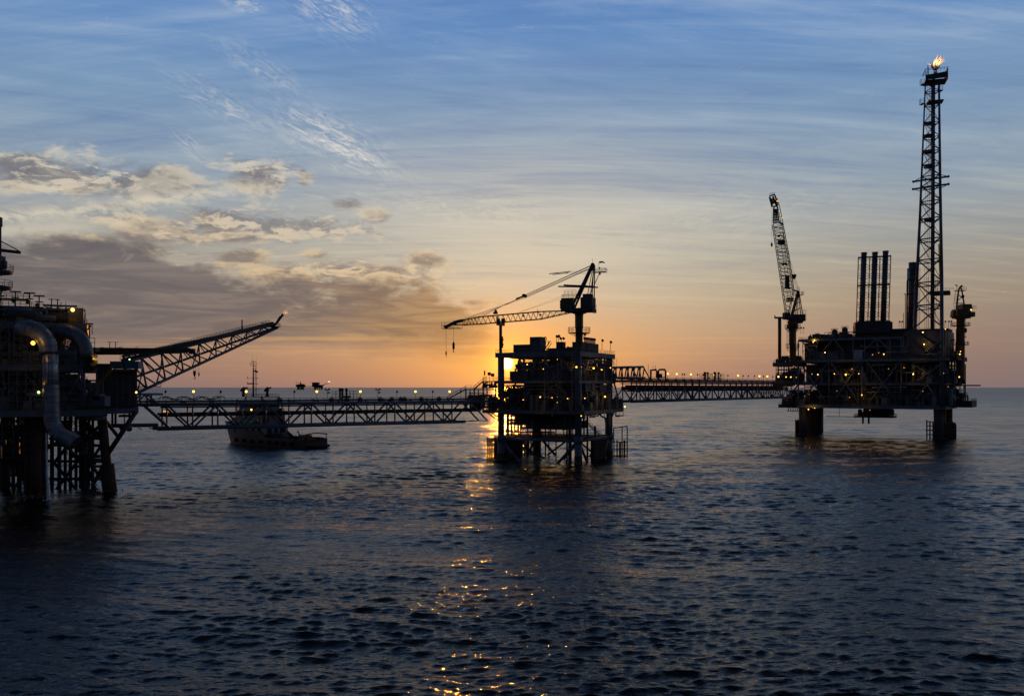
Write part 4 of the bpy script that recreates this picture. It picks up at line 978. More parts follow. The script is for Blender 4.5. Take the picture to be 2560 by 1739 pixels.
for b in (30, 36): mb.tube(FR(U+6.5, b, 19), FR(U+6.5, b, 38.5), .28, n=7)
mb.build('stair_tower', DARK, rp)
equipment(rp, FR, U+1.5, U+8, 17, 35, 19, 24, 18, 40, None, [DARK, PIPE]); equipment(rp, FR, U+2.2, U+6.5, 6, 38, 41, 43.5, 16, 41, None, [DARK]); equipment(rp, FR, U+1, U+6, 6, 36, 28, 36, 20, 42, None, [DARK, PIPE])
equipment(rp, FR, U+1.2, U+4.5, 6, 34, 42, 53, 12, 43, None, [DARK, PIPE])
equipment(rp, FR, -13, -1, 3, 15, 27.5, 38, 30, 141, None, [DARK, PIPE, STEEL]); equipment(rp, FR, -12, 0, 5, 20, 16.4, 26, 34, 142, None, [DARK, PIPE]); scaffold(rp, FR, -13.5, -2, 3.2, 28.6, 38, 143, 4, 4, .1)
# floodlights
for x, y, s in ((583,305,1),(703,411,1),(474,436,0),(492,410,0),(570,630,0),(630,635,1),(798,628,1),(914,636,2),(1048,627,1),(978,578,0),(570,798,0),(543,835,0),(823,802,0),(1078,843,1),(1188,433,0),(1302,428,1),(1250,414,0),(1350,577,0),(1508,566,0),(1602,631,1.6),(1700,205,1),(1712,328,1.4),(1700,805,0),(1912,621,0),(1850,160,0),(1930,172,1.4),(953,868,0),(2084,400,1),(2077,428,1),(2071,660,1),(2056,772,0),(534,989,1),(598,976,1),(1160,997,0),(306,660,1),(355,661,1),(410,664,0),(1960,760,0),(385,550,0)):
    px, py = 1890+x/4.077, 780+y/4.077
    w = (px-HX)/F; d = (FR.o.y + FR.v.y*-1.2) ; 
    # distance of the front face along this column
    o = FR.o + FR.v*(-1.6); a = (w*o.y - o.x)/(FR.u.x - w*FR.u.y); d = (o + FR.u*min(max(a, -12), U+6)).y
    flood(rp, at(px, py, d), LAMP if s >= 1 else LAMP_DIM, (.26, .38, .52)[int(min(s, 2))])

for px, py, d in ((2033,853,488),(2114,934,476),(2156,985,470),(2310,860,455),(2283,934,458),(2400,878,455),(2023,1020,486)): lamp_glow(at(px,py,d)+V3(0,-1.2,.3), 220)
# ------------------------------------------------------------------ flare tower
ft = thing('flare_tower', 'tall tapering steel lattice flare tower with burning flame on top, standing on right platform', 'flare tower', FR(62, 2, 16), None)
def tw(px, py, d): return at(px, py, d)
def legpt(pts, z):                                  # leg drawn through photo points (px, py) at fixed distance
    for (x0, y0, d0), (x1, y1, d1) in zip(pts, pts[1:]):
        p, q = at(x0, y0, d0), at(x1, y1, d1)
        if min(p.z, q.z)-1e-6 <= z <= max(p.z, q.z)+1e-6: return p.lerp(q, (z-p.z)/(q.z-p.z))
    return at(*pts[-1])
LEGL = [(2280,1018,462),(2291,720,462),(2299,560,462),(2304,440,462),(2313.5,207,462)]
LEGR = [(2355,1018,451.5),(2354,690,453),(2350,440,456),(2347.5,207,459)]
LEGB = [(2331,830,478),(2331,640,474),(2331,440,470),(2331,207,466)]
rows = [207, 228, 261, 306, 343, 378, 411, 440, 466, 503, 546, 597, 649, 706, 763, 818]
P = lambda L, py, d=460: legpt(L, CAMZ-(py-HY)/F*d)
for L, m in ((LEGL, STEEL), (LEGR, STEEL), (LEGB, DARK)):
    mb = MB(); n = len(L)
    for i, (a, b) in enumerate(zip(L, L[1:])): mb.tube(at(*a), at(*b), 1.05-.18*i, 1.05-.18*(i+1), 10)
    mb.build('leg', m, ft)
for i, (y0, y1) in enumerate(zip(rows, rows[1:])):
    a0, b0, c0, a1, b1, c1 = P(LEGL,y0), P(LEGR,y0), P(LEGB,y0), P(LEGL,y1), P(LEGR,y1), P(LEGB,y1)
    r = .20 + .012*i
    MB().tube(a0, b1, r, n=7).build('brace', STEEL, ft); MB().tube(b0, a1, r, n=7).build('brace', STEEL, ft)
    tube_part('brace', a0 if i % 2 else c0, c1 if i % 2 else b1, r*.5, DARK, ft, 6)
    tube_part('girt', a0, b0, r, STEEL, ft, 7); a2, b2 = P(LEGL, y0+4+.5*i), P(LEGR, y0+4+.5*i); tube_part('girt', a2, b2, r*.8, STEEL, ft, 7)
    tube_part('girt', a0, c0, r*.6, DARK, ft, 6); tube_part('girt', b0, c0, r*.6, DARK, ft, 6)
for a, b in (((2283,905),(2355,900)),((2283,850),(2355,905)),((2355,850),(2283,900)),((2281,960),(2355,908)),((2355,955),(2281,908)),((2281,960),(2355,958)),((2290,830),(2352,875)),((2283,886),(2355,886)),((2281,1010),(2318,960)),((2318,960),(2352,1015))):
    tube_part('brace', at(*a, 461.5 - (a[0]-2280)*.14), at(*b, 461.5-(b[0]-2280)*.14), .45, STEEL, ft, 8)
mb = MB()
for r, dx in ((.62, 2),): mb.tube(at(2333,775,468), at(2335,185,464), .62, n=9)
mb.tube(at(2327,830,470), at(2330,190,466), .22, n=6); mb.tube(at(2350,700,456), at(2347,610,458), .3, n=6); mb.tube(at(2352,700,456), at(2349,610,458), .2, n=6); mb.build('flare_riser', DARK, ft)
mb = MB()
for x0, y0, x1, y1 in ((2316,830,2316,690),(2317,690,2318,560),(2318,560,2320,440),(2320,440,2322,330),(2322,330,2323,200)):
    mb.ladder(at(x0,y0,470), at(x1,y1,468), 2.3, .045, V3(1,0,0), 1.0); mb.ladder(at(x0+3,y0,471), at(x1+3,y1,469), 1.2, .045, V3(1,0,0), .8)
for x0, y0, x1, y1 in ((2335,818,2339,740),(2341,740,2342,690)): mb.ladder(at(x0,y0,466), at(x1,y1,466), 1.0, .06, V3(1,0,0), .9)
mb.build('ladder', STEEL_L, ft)
mb = MB()
for py, s in ((449,1),(468,1)):
    a, b = P(LEGL,py), P(LEGR,py); e = (b-a).normalized(); mb.tube(a-e*4, b+e*4, .5, n=8); mb.sphere(a-e*4, .7, 6, 5); mb.sphere(b+e*4, .7, 6, 5)
    mb.beam(a-e*4, P(LEGL,py+(8 if py > 460 else -8)), .3); mb.beam(b+e*4, P(LEGR,py+(8 if py > 460 else -8)), .3)
mb.build('trunnion_arm', STEEL, ft)
for py in (312, 343, 382, 420, 552): 
    p = at(2324, py, 468); mb = MB(); mb.box(Frame(p, FR.u, FR.v), -2.5, 2.5, -1.5, 1.5, 0, .4); mb.box(Frame(p, FR.u, FR.v), -2.5, 2.5, -1.6, -1.5, .4, 1.4); mb.build('rest_platform', DARK, ft)
p = at(2338, 727, 463); mb = MB(); mb.box(Frame(p, FR.u, FR.v), -2, 7, -3, 2, -2.5, -.4); mb.rail([Frame(p,FR.u,FR.v)(-2,-3,-.4), Frame(p,FR.u,FR.v)(9,-3,-.4)], 1.3); mb.build('rest_platform', DARK, ft)
HF = Frame(V3(*at(2338.5, 195, 461.5).xy, 0), V3(.96,-.28,0), V3(.28,.96,0)); zz = lambda py: CAMZ-(py-HY)/F*461.5
mb = MB(); mb.box(HF, -5.4, 5.2, -4.6, 4.6, zz(207), zz(206)+.2); mb.hexa([HF(-5.2,-4.7,zz(205)),HF(4.8,-4.7,zz(203)),HF(4.8,-4.5,zz(203)),HF(-5.2,-4.5,zz(205)),HF(-5.2,-4.7,zz(193)),HF(4.8,-4.7,zz(188)),HF(4.8,-4.5,zz(188)),HF(-5.2,-4.5,zz(193))]); mb.box(HF, 4.9, 5.2, -4.4, 4.6, zz(200), zz(181)); mb.beam(HF(-5.2,-4.6,zz(206)), HF(-5.2,-4.6,zz(184)), .35); mb.beam(HF(5,-4.6,zz(206)), HF(5,-4.6,zz(180)), .35); mb.build('heat_shield', DARK, ft)
mb = MB(); railing_rect(mb, HF, -5.4, 5.2, -4.7, 4.6, zz(183), 'abcd', .07)
for px0, px1, py in ((2303,2312,211),(2348,2357,227),(2302,2311,260)):
    a, b = at(px0, py, 461), at(px1, py, 460); mb.box(Frame(V3(a.x,a.y,0), V3(1,0,0), V3(0,1,0)), 0, b.x-a.x, -1.5, 1.5, a.z-.3, a.z); mb.rail([a, b], 2.6, .08, 1.2, (1,.66,.33)); mb.rail([a, V3(a.x,a.y+1.5,a.z)], 2.6, .08, 1.2, (1,.66,.33))
mb.box(HF, -3.8, 3.5, -3, 3, zz(257), zz(254)); mb.build('access_platform', DARK, ft)
tips = [(2330,163),(2334,155),(2339,153.5),(2343,156),(2347,152)]
mb = MB(); hub = at(2338.5, 178, 461.5)
mb.tube(at(2338.5, 190, 461.5), hub, .9, n=10)
for i, (x, y) in enumerate(tips): t = at(x, y, 461.5+(i % 2)*1.5); k = V3(t.x, t.y, at(x, 169, 461.5).z); mb.path([hub, k, V3(t.x,t.y,t.z-1.2), t], [.34,.34,.36,.52], 8)
mb.tube(at(2320,186,461), at(2320,164,461), .3, n=7); mb.build('burner', DARK, ft)
# flames: irregular closed tongues
def flame(parent, p, blobs, seed, m=FLAME, name='flame'):
    rg = random.Random(seed); mb = MB()
    for (dx, dz, L, r, ang) in blobs:
        pts = []; rs = []; a = math.radians(ang); n = 9
        for i in range(n):
            t = i/(n-1); k = math.sin(math.pi*min(1, t*.9+.1))**.8*(1-t*.55)
            pts.append(p + V3(dx + math.cos(a)*L*t + rg.uniform(-.18,.18)*r*2*t, rg.uniform(-.3,.3)*r, dz + math.sin(a)*L*t + rg.uniform(-.25,.25)*r*2 + .3*L*t*t*math.sin(a)))
            rs.append(max(.05, r*k*rg.uniform(.7,1.25)) if i < n-1 else .04)
        mb.path(pts, rs, 9)
    return mb.build(name, m, parent)
fp = at(2338, 158, 461.5)
flame(ft, fp, [(-1,-1.6,3.6,.5,62),(0,-1.6,4.6,.6,50),(1.0,-1.4,4.6,.45,34),(1.4,.8,3.2,.32,58),(2.4,1.2,2.8,.22,26),(-2.4,-1.2,2.0,.22,150),(.6,2.2,2.0,.2,66),(3.4,.4,2.2,.16,20)], 3)
flame(ft, fp+V3(0,-.9,0), [(-1.4,-1.3,2.0,.3,75),(0,-1.5,2.2,.32,70),(1.3,-1.3,2.3,.3,60)], 8, FLAME_C)

lamp_glow(fp + V3(0, -1.5, 1), 2600, (1, .5, .2), 1.0)
for k, (a0, a1, z0, z1) in enumerate(((1,9,28.5,40),(18,26,16.7,27),(36,44,28.5,40),(44,52,16.7,27),(2,10,41.1,51),(46,53,41.1,51),(28,35,16.7,27))): scaffold(rp, FR, a0, a1, .6, z0, z1, 120+k, 4, 4, .09)
equipment(rp, FR, U-6, U+5, 1, 36, 16.6, 39, 46, 131, None, [DARK, PIPE, MODULE]); equipment(rp, FR, 1, U-2, .5, 4, 16.6, 27.5, 50, 132, None, [DARK, PIPE]); equipment(rp, FR, 1, U-2, .5, 4, 28.4, 40, 50, 133, None, [DARK, PIPE])
# ------------------------------------------------------------------ stacks
st = thing('exhaust_stack_rack', 'three tall round exhaust stacks side by side in one braced frame on right platform', 'exhaust stacks', FR(36, 12, 56))
SF = Frame(V3(*at(2186, 800, 474).xy, 0), V3(.97,-.24,0), V3(.24,.97,0)); sz = lambda py: CAMZ-(py-HY)/F*474
for px, py in ((2158.5, 633),(2186, 632),(2212.5, 629)):
    c = at(px-4.5, 805, 474); t = at(px+1.5, py, 474)
    mb = MB(); mb.path([c, c.lerp(t, .5), t], [1.42,1.42,1.42], 18); mb.tube(t-V3(0,0,.6), t+V3(0,0,.4), 1.5, 1.62, 18)
    for k in (.2,.42,.63,.82): q = c.lerp(t, k); mb.tube(q, q+V3(0,0,.35), 1.5, n=18)
    mb.build('stack', DUCT, st)
cols = [(2141,805,2146,643),(2169.5,805,2174.5,645),(2195,805,2200,644),(2222,805,2227,637)]
lev = [643, 668, 690, 713, 738, 762, 786]
mb = MB()
for d in (471.5, 477):
    for x0, y0, x1, y1 in cols: mb.tube(at(x0,y0,d), at(x1,y1,d), .26, n=6)
    for py in (643, 713): mb.beam(at(2146-(py-643)*.03,py+1,d), at(2227-(py-643)*.03,py-3,d), .75)
    for (xa,_,xb,_), (xc,_,xd,_) in zip(cols, cols[1:]):
        for y0, y1 in zip(lev, lev[1:]+[806]):
            X = lambda q, w, y: w + (q-w)*(y-640)/165
            ym = (y0+y1)/2; xm0 = X(xa,xb,ym); xm1 = X(xc,xd,ym); l = 7.5
            for yy, s in ((y0+3, 1), (y1-3, -1)):
                mb.beam(at(X(xa,xb,yy),yy,d), at(X(xa,xb,yy)+l,yy+s*5,d), .2); mb.beam(at(X(xc,xd,yy),yy,d), at(X(xc,xd,yy)-l,yy+s*5,d), .2)
            mb.beam(at(X(xa,xb,y1),y1,d), at(X(xa,xb,y1)+l,y1,d), .22); mb.beam(at(X(xc,xd,y1),y1,d), at(X(xc,xd,y1)-l,y1,d), .22)
for (x0,y0,x1,y1) in cols:
    for py in lev: w = x1+(x0-x1)*(py-640)/165; mb.beam(at(w,py,471.5), at(w,py,477), .25)
mb.build('frame', DARK, st)
mb = MB(); B = Frame(V3(*at(2182, 810, 474).xy, 0), V3(.97,-.24,0), V3(.24,.97,0)); mb.box(B, -9.4, 9.2, -4, 4, 55, sz(806)); mb.box(B, -8.2, 8.2, -4.3, 4.3, sz(806)+.002, sz(803)); mb.build('base_housing', DARK, st)
s4 = thing('exhaust_stack', 'single thick exhaust stack with side ladder between three stack rack and flare tower', 'exhaust stacks', FR(58, 14, 53))
c, t = at(2279, 825, 470), at(2281.5, 656, 470)
mb = MB(); mb.path([c, c.lerp(t,.5), t], 1.95, 20)
for k in (.06, .25, .52, .75, .97): q = c.lerp(t, k); mb.tube(q, q+V3(0,0,.4), 2.05, n=20)
mb.build('stack', DUCT, s4)
mb = MB()
for dx0, dx1, y1 in ((-11.5,-12,671),(11,10.5,668)): mb.tube(at(2279+dx0,825,468), at(2281.5+dx1,y1,468), .34, n=7); mb.tube(at(2279+dx0-2.5,825,468), at(2281.5+dx1-2.5,y1+30 if dx0 < 0 else y1,468), .14, n=6)
for py in (673, 700, 735, 770, 800): mb.beam(at(2269,py,468), at(2291,py-.5,468), .5)
mb.tube(at(2263,825,468), at(2263.5,735,468), .2, n=6); mb.path([at(2263.5,735,468), at(2262.5,734,468), at(2260,735.5,468)], .2, 6); mb.tube(at(2258,825,468), at(2259,782,468), .15, n=6); mb.ladder(at(2297,822,468), at(2298,668,468), .9, .06, V3(1,0,0), 1.0)
mb.build('frame', DARK, s4)

# ------------------------------------------------------------------ cranes of the right platform
CL = V3(*at(1981.5, 860, 492).xy, 0)
c2 = thing('pedestal_crane', 'crane on the right platform with its long lattice boom raised steeply', 'crane', CL+V3(0,0,40), 'cranes with lattice booms')
zc = lambda py: CAMZ-(py-HY)/F*492
mb = MB(); mb.lathe(CL, [(1.9, 40), (1.9, zc(827)), (2.9, zc(818)), (2.9, zc(803)), (2.3, zc(801))], 18); mb.build('pedestal', CRANE_Y, c2)
for py, R in ((820, 4.2), (868, 3.6)):
    mb = MB(); mb.lathe(CL, [(2.0, zc(py)-.2), (R, zc(py)-.2), (R, zc(py)), (2.0, zc(py))], 14); mb.rail([CL+V3(R*math.cos(k*math.pi/6), R*math.sin(k*math.pi/6), zc(py)) for k in range(13)], 1.9, .07, 2, (1,.66,.33))
    for k in range(6): t = k*math.pi/3; mb.beam(CL+V3(2*math.cos(t),2*math.sin(t),zc(py)-2.2), CL+V3(R*math.cos(t),R*math.sin(t),zc(py)-.2), .2)
    mb.build('service_ring', DARK, c2)
mb = MB(); mb.ladder(at(1970,862,491), at(1970,800,491), 1.2, .07, V3(1,0,0), .8, .5); mb.build('ladder', DARK, c2)
KF = Frame(V3(CL.x,CL.y,0), V3(1,.1,0), V3(-.1,1,0)); K = lambda px: (px-1981.5)/F*492
mb = MB(); mb.box(KF, K(1976), K(2010), -2.6, 2.6, zc(803), zc(786)); mb.box(KF, K(1990), K(2004), -2.2, 2.2, zc(808), zc(803)-.01); mb.box(KF, K(1956), K(1970), -3, .5, zc(799), zc(782)); mb.box(KF, K(1969), K(1977), -1.5, 1.5, zc(800), zc(793)); mb.build('machinery_house', DARK, c2)
mb = MB(); mb.rail([KF(K(1955),-3,zc(782)), KF(K(1971),-3,zc(782))], 1.6, .07, 1.4, (1,.66,.33)); mb.rail([KF(K(1976),-2.6,zc(786)), KF(K(2011),-2.6,zc(786))], 2.6, .07, 1.6, (1,.66,.33)); mb.rail([KF(K(2011),-2.6,zc(803)), KF(K(2011),2.6,zc(803))], 4, .07, 1.6, (1,.66,.33)); mb.build('handrail', DARK, c2)
ap = at(1995, 727, 492); mb = MB()
for s in (-1.6, 1.6):
    y = V3(0, s, 0); mb.beam(at(1977,800,492)+y, ap+y*.4, .8); mb.beam(at(2004,786,492)+y, at(1997,730,492)+y*.4, .4); mb.beam(at(1992,786,492)+y, at(1994,735,492)+y*.4, .35)
    for k in (.3,.55,.78): mb.beam((at(1977,800,492)+y).lerp(ap+y*.4,k), (at(2004,786,492)+y).lerp(at(1997,730,492)+y*.4,k), .3)
mb.beam(at(1984,725,492), at(1998,729,492), .7); q = at(1986,737,492); mb.box(Frame(V3(q.x,q.y,0),V3(1,0,0),V3(0,1,0)), 0, 4.7, -1.4, 1.4, q.z-.2, q.z); mb.rail([q+V3(0,-1.4,0), q+V3(4.7,-1.4,0), q+V3(4.7,1.4,0)], 1.7, .08, 1.3, (1,.5)); mb.tube(ap, ap+V3(0,0,3), .08, n=5); mb.tube(ap+V3(.9,0,0), ap+V3(.9,0,2.4), .08, n=5); mb.build('gantry', DARK, c2)
root2 = at(1971, 790, 491); top2 = at(1945, 556, 489); bdv = (top2-root2).normalized()
def ring2(pxl, pxr, py, dep, d=490):
    a, b = at(pxl, py, d-dep/2), at(pxr, py-1.5, d-dep/2); k = V3(0, dep, 0); return [a, b, b+k, a+k]
secs = [ring2(1968,1973,788,3.0), ring2(1959,1986,730,2.8), ring2(1946,1973,640,2.8), ring2(1933.5,1957.5,559,2.6)]
mb = MB(); mb.lattice(secs, (5, 9, 8), .17, .09)
for A, Bq, n in ((secs[1], secs[2], 11), (secs[2], secs[3], 10)):
    for i in range(n): mb.beam(A[0].lerp(Bq[0], i/n), A[1].lerp(Bq[1], i/n), .16); mb.beam(A[0].lerp(Bq[0], i/n), A[1].lerp(Bq[1], (i+.5)/n), .12)
mb.build('boom', CRANE_Y, c2)
mb = MB(); mb.ladder(at(1975,755,489), at(1953,580,488), 1.7, .09, V3(1,0,0), 1.0)
for px, py, w, h in ((1953,606,3.6,2.6),(1961,660,2.4,1.2),(1968,705,2.2,7),(1975,747,4,1),(1975,752,4,.6),(1949,590,2,1)): p = at(px,py,489); Fq = Frame(V3(p.x,p.y,0),V3(1,0,0),V3(0,1,0)); mb.box(Fq, -w/2, w/2, -.6, .6, p.z-h/2, p.z+h/2)
mb.build('boom_walkway', DARK, c2)
# perforated head
mb = MB(); h0, h1, h2 = (1932.5,1957,558), (1933.5,1943,524), (1924,1937,489)
for i in range(6):
    t = i/5; y = 557-33*t
    xl, xr = 1932.8+.6*t*2, 1948-5*t; mb.beam(at(xl,y,488), at(xr,y-1,488), .75, .5)
for k in range(4): mb.beam(at(1933+k*4.9,557,488), at(1934+k*3,522,488), .62, .5)
mb.beam(at(1948,556,488), at(1957.5,560,488), .8); mb.beam(at(1957.5,558,488), at(1950,520,489), .3); mb.beam(at(1950,520,489), at(1943,496,489), .3); mb.beam(at(1952,556,488), at(1946,522,489), .25)
for i in range(5): y = 552-i*9; mb.beam(at(1946-i*1.2,y,488), at(1956-i*2.6,y-1,489), .2)
for a, b in (((1933.5,522),(1937,515)),((1945,522),(1941,512)),((1930,516),(1924,492)),((1941,514),(1932,490)),((1944,508),(1937,488)),((1924,490),(1937,486)),((1928,516),(1941,516)),((1927,508),(1938,506)),((1926,500),(1936,498)),((1930,512),(1940,500)),((1926,496),(1934,508)),((1931,494),(1940,512)),((1936,500),(1945,513))): mb.beam(at(*a,488), at(*b,488), .85, .6)
mb.rail([at(1924,489,488), at(1937,486,488)], 1.2, .07); mb.build('boom_tip', DARK, c2)
mb = MB(); pb = at(1985, 689, 491); mb.tube(at(1956,590,490), pb+V3(-.4,0,0), .06, n=5); mb.tube(at(1958,592,490), pb+V3(.5,0,0), .06, n=5)
for k in (-.7,-.2,.3,.8): mb.tube(pb+V3(k,0,-1), at(1995,727,492)+V3(k*.8,0,0), .06, n=5)
mb.tube(at(1973,655,490), at(1985,725,491), .05, n=5); mb.build('pendant_rope', ROPE, c2)
mb = MB(); mb.tube(pb+V3(-1.1,0,0), pb+V3(1.1,0,0), .8, n=10); mb.beam(pb+V3(0,0,.6), pb-V3(0,0,1.8), 1.3); mb.build('bridle_block', DARK, c2)
hb = at(1929.3, 610, 488); mb = MB(); mb.tube(at(1929.5,515,488), hb, .05, n=5); mb.build('hoist_rope', ROPE, c2)
MB().path([hb+V3(0,0,1), hb, hb-V3(0,0,.9), hb-V3(0,0,1.6)], [.1,.6,.55,.1], 8).build('hook_block', DARK, c2)
mb = MB(); g0 = at(1949, 915, 490); mb.tube(V3(g0.x,g0.y,40), V3(g0.x,g0.y,zc(796)), .95, n=12); mb.beam(at(1936.5,794,490), at(1958,794,490), .8, 1.0); mb.beam(at(1937,795,490), at(1937,788,490), .5); mb.build('boom_rest', CRANE_Y, c2)
for px, py, s in ((1943.5,502.5,.6),(1956,544,.6),(1951.3,592,.45),(1961.5,663,.3)): flood(c2, at(px, py, 487), LAMP_DIM, s)

CR = V3(*at(2401, 850, 466).xy, 0); zr = lambda py: CAMZ-(py-HY)/F*466
c3 = thing('pedestal_crane', 'short stubby crane at the far right end of the right platform, seen end on', 'crane', CR+V3(0,0,41), 'cranes with lattice booms')
mb = MB(); mb.lathe(CR, [(2.15, 30), (2.15, zr(806)), (2.3, zr(800)), (3.0, zr(790)), (3.0, zr(786))], 18); mb.build('pedestal', CRANE_Y, c3)
for py, R, a0, a1 in ((814, 4.6, 0, 12), (862, 4.0, 0, 12)):
    mb = MB(); mb.lathe(CR, [(2.2, zr(py)-.2), (R, zr(py)-.2), (R, zr(py)), (2.2, zr(py))], 14); mb.rail([CR+V3(R*math.cos(k*math.pi/6), R*math.sin(k*math.pi/6), zr(py)) for k in range(13)], 1.6, .07, 2, (1,.66,.33)); mb.build('service_ring', DARK, c3)
QF = Frame(CR, V3(1,0,0), V3(0,1,0)); q = lambda px: (px-2401)/F*466
mb = MB(); mb.box(QF, q(2386), q(2420), -3, 3, zr(790), zr(773)); mb.hexa([QF(q(2376),-2.5,zr(792)),QF(q(2384),-2.5,zr(796)),QF(q(2384),.5,zr(796)),QF(q(2376),.5,zr(792)),QF(q(2378),-2.5,zr(777)),QF(q(2384),-2.5,zr(777)),QF(q(2384),.5,zr(777)),QF(q(2378),.5,zr(777))]); mb.box(QF, q(2412), q(2432), -2.5, 2, zr(792), zr(780)); mb.box(QF, q(2400), q(2423), -2.8, 2.8, zr(773)+.01, zr(761)); mb.hexa([QF(q(2424),-1,zr(773)),QF(q(2430),-1,zr(773)),QF(q(2430),1,zr(773)),QF(q(2424),1,zr(773)),QF(q(2425.5),-1,zr(762)),QF(q(2427),-1,zr(762)),QF(q(2427),1,zr(762)),QF(q(2425.5),1,zr(762))]); mb.box(QF, q(2384), q(2422), -2.2, 2.2, zr(796), zr(790)-.01); mb.build('machinery_house', CRANE_Y, c3)
mb = MB(); mb.rail([QF(q(2379),-2.5,zr(773)), QF(q(2390),-2.5,zr(773))], 1.6, .07, 1.4, (1,.5)); mb.rail([QF(q(2424),-2.5,zr(774)), QF(q(2434),-2.5,zr(774))], 1.8, .07, 1.4, (1,.5)); mb.build('handrail', DARK, c3)
mb = MB()
for a, b, w in (((2391,773),(2397,722),.6),((2411,764),(2404,722),.55),((2392,758),(2411,758),.45),((2394,752),(2407,740),.3),((2396,736),(2409,748),.3),((2397,722),(2404,722),.5)):
    for y in (-1.3, 1.3): mb.beam(at(*a,466+y), at(*b,466+y), w)
mb.sphere(at(2407,741,465), .9, 8, 6); p = at(2388,726,466); mb.box(Frame(V3(p.x,p.y,0),V3(1,0,0),V3(0,1,0)), 0, 5, -1.5, 1.5, p.z-.25, p.z); mb.rail([p+V3(0,-1.5,0), p+V3(5,-1.5,0)], 1.7, .08, 1.3, (1,.5)); mb.ladder(at(2387,762,465), at(2392,727,465), 1.2, .08, V3(1,0,0), 1.0)
mb.path([at(2388,713,466), at(2390,712.5,466), at(2394,715,466)], [.2,.35,.2], 7); mb.beam(at(2399,720,466), at(2405,714,466), .9); mb.tube(at(2405,716,466), at(2405.5,711,466), .1, n=5); mb.build('gantry', DARK, c3)
mb = MB(); hb = at(2414, 822, 462); mb.tube(at(2414,795,462), hb, .06, n=5); mb.build('hoist_rope', ROPE, c3)
mb = MB(); mb.path([hb+V3(0,0,.6), hb-V3(0,0,.3), hb-V3(0,0,1.6), hb-V3(0,0,2.1)], [.3,.75,.6,.15], 8); mb.tube(hb-V3(0,0,2.1), hb-V3(0,0,3.8), .05, n=5); mb.sphere(hb-V3(0,0,4.1), .35, 8, 6); mb.build('hook_block', DARK, c3)
flood(c3, at(2427.5, 774, 463), LAMP, .4); flood(c3, at(2389.5, 800, 463), LAMP_DIM, .4)
# ------------------------------------------------------------------ left platform (runs out of the frame)
FL = Frame(V3(-104, 216, 0), V3(-.907, -.42, 0), V3(-.42, .907, 0))     # a = metres to the left of its right edge, b = depth
lp = thing('offshore_platform', 'near dark steel platform cut by the left edge, crowded with pipes and big ducts', 'oil platform', V3(-130, 232, 0), 'offshore platforms of this field')
def battered(px0, py0, px1, py1, d0, d1, r, m=DARK, n=12): tube_part('leg', at(px0,py0,d0), at(px1,py1,d1), r, m, lp, n)
battered(251, 1010, 276, 1250, 222, 224, 1.15, BROWN)
MB().tube(at(267,1160,223.4), at(279,1262,224), 1.75, n=14).build('leg', BROWN, lp)
battered(20, 1010, 8, 1290, 226, 228, 1.3, BROWN); battered(205, 1030, 214, 1225, 248, 250, 1.0); battered(60, 1030, 60, 1225, 250, 250, 1.0); battered(-120, 1010, -140, 1290, 222, 222, 1.4)
for px0, px1, d, r in ((72,72,214,1.0),(90,90,212,1.25),(108,108,214,1.05),(100,100,220,1.3),(80,80,220,1.3)): tube_part('conductor', at(px0,1030,d), at(px1,1290,d), r, BROWN, lp, 10)
for px, d, r in ((190,232,.42),(202,236,.5),(212,228,.40),(222,240,.35),(232,232,.38),(46,232,.4),(33,236,.5),(20,238,.4),(6,232,.45),(146,226,.3),(150,222,.35),(163,226,.4),(176,230,.45),(130,226,.5)): tube_part('riser', at(px,1020,d), at(px,1275,d), r, DARK, lp, 8)
for p, q, r in (((340,1028,224),(264,1142,223),.62),((258,1044,226),(296,1092,226),.45),((205,1052,232),(250,1092,224),.8),((190,1080,232),(232,1110,228),.55),((262,1055,226),(205,1098,234),.45),((255,1170,226),(232,1212,236),.5),((0,1150,232),(48,1190,232),.4),((48,1150,232),(4,1195,232),.4),((182,1140,230),(250,1140,226),.45),((0,1140,228),(70,1140,226),.6),((0,1186,230),(70,1188,228),.35),((0,1100,226),(70,1102,226),.5),((200,1095,230),(252,1094,226),.5),((212,1150,234),(240,1225,234),.35),((240,1150,234),(214,1225,234),.35),((60,1060,216),(10,1090,226),.4),((120,1120,216),(180,1080,228),.35),((150,1060,228),(200,1130,230),.4)):
    tube_part('jacket_brace', at(*p), at(*q), r, DARK, lp, 9)
mb = MB()
for k, (px, r) in enumerate(((209,16),(218,20),(226,15),(214,26))):   # bundle of bent riser guides
    pts = [at(px + 6*math.sin(t*3.1+k)*(1 if k % 2 else -1), 1060+t*160, 233) for t in [i/14 for i in range(15)]]; mb.path(pts, .42, 8)
for py in (1148, 1165): mb.beam(at(196,py,232), at(250,py,230), .8, .6)
mb.sphere(at(222,1142,231), 1.1, 10, 7); mb.build('riser_bundle', DARK, lp)
# landing level on the left
mb = MB()
for i, py in enumerate((1086,1100,1118,1134,1150,1168)): mb.tube(at(-40,py,226+i*.6), at(66,py+2,224+i*.6), .3, n=6)
for px in (8, 24, 40, 54): mb.tube(at(px,1080,225), at(px,1180,225), .22, n=6)
for px in (-30, -14, 2, 16, 30, 46, 60): mb.tube(at(px,1136,224), at(px+6,1250,224), .38, n=7)
mb.build('boat_landing', DARK, lp)
equipment(lp, FL, 16, 40, 4, 24, 9, 19, 26, 51, None, [DARK, PIPE]); equipment(lp, FL, 2, 26, 8, 26, 14, 20, 22, 52, None, [DARK, PIPE])
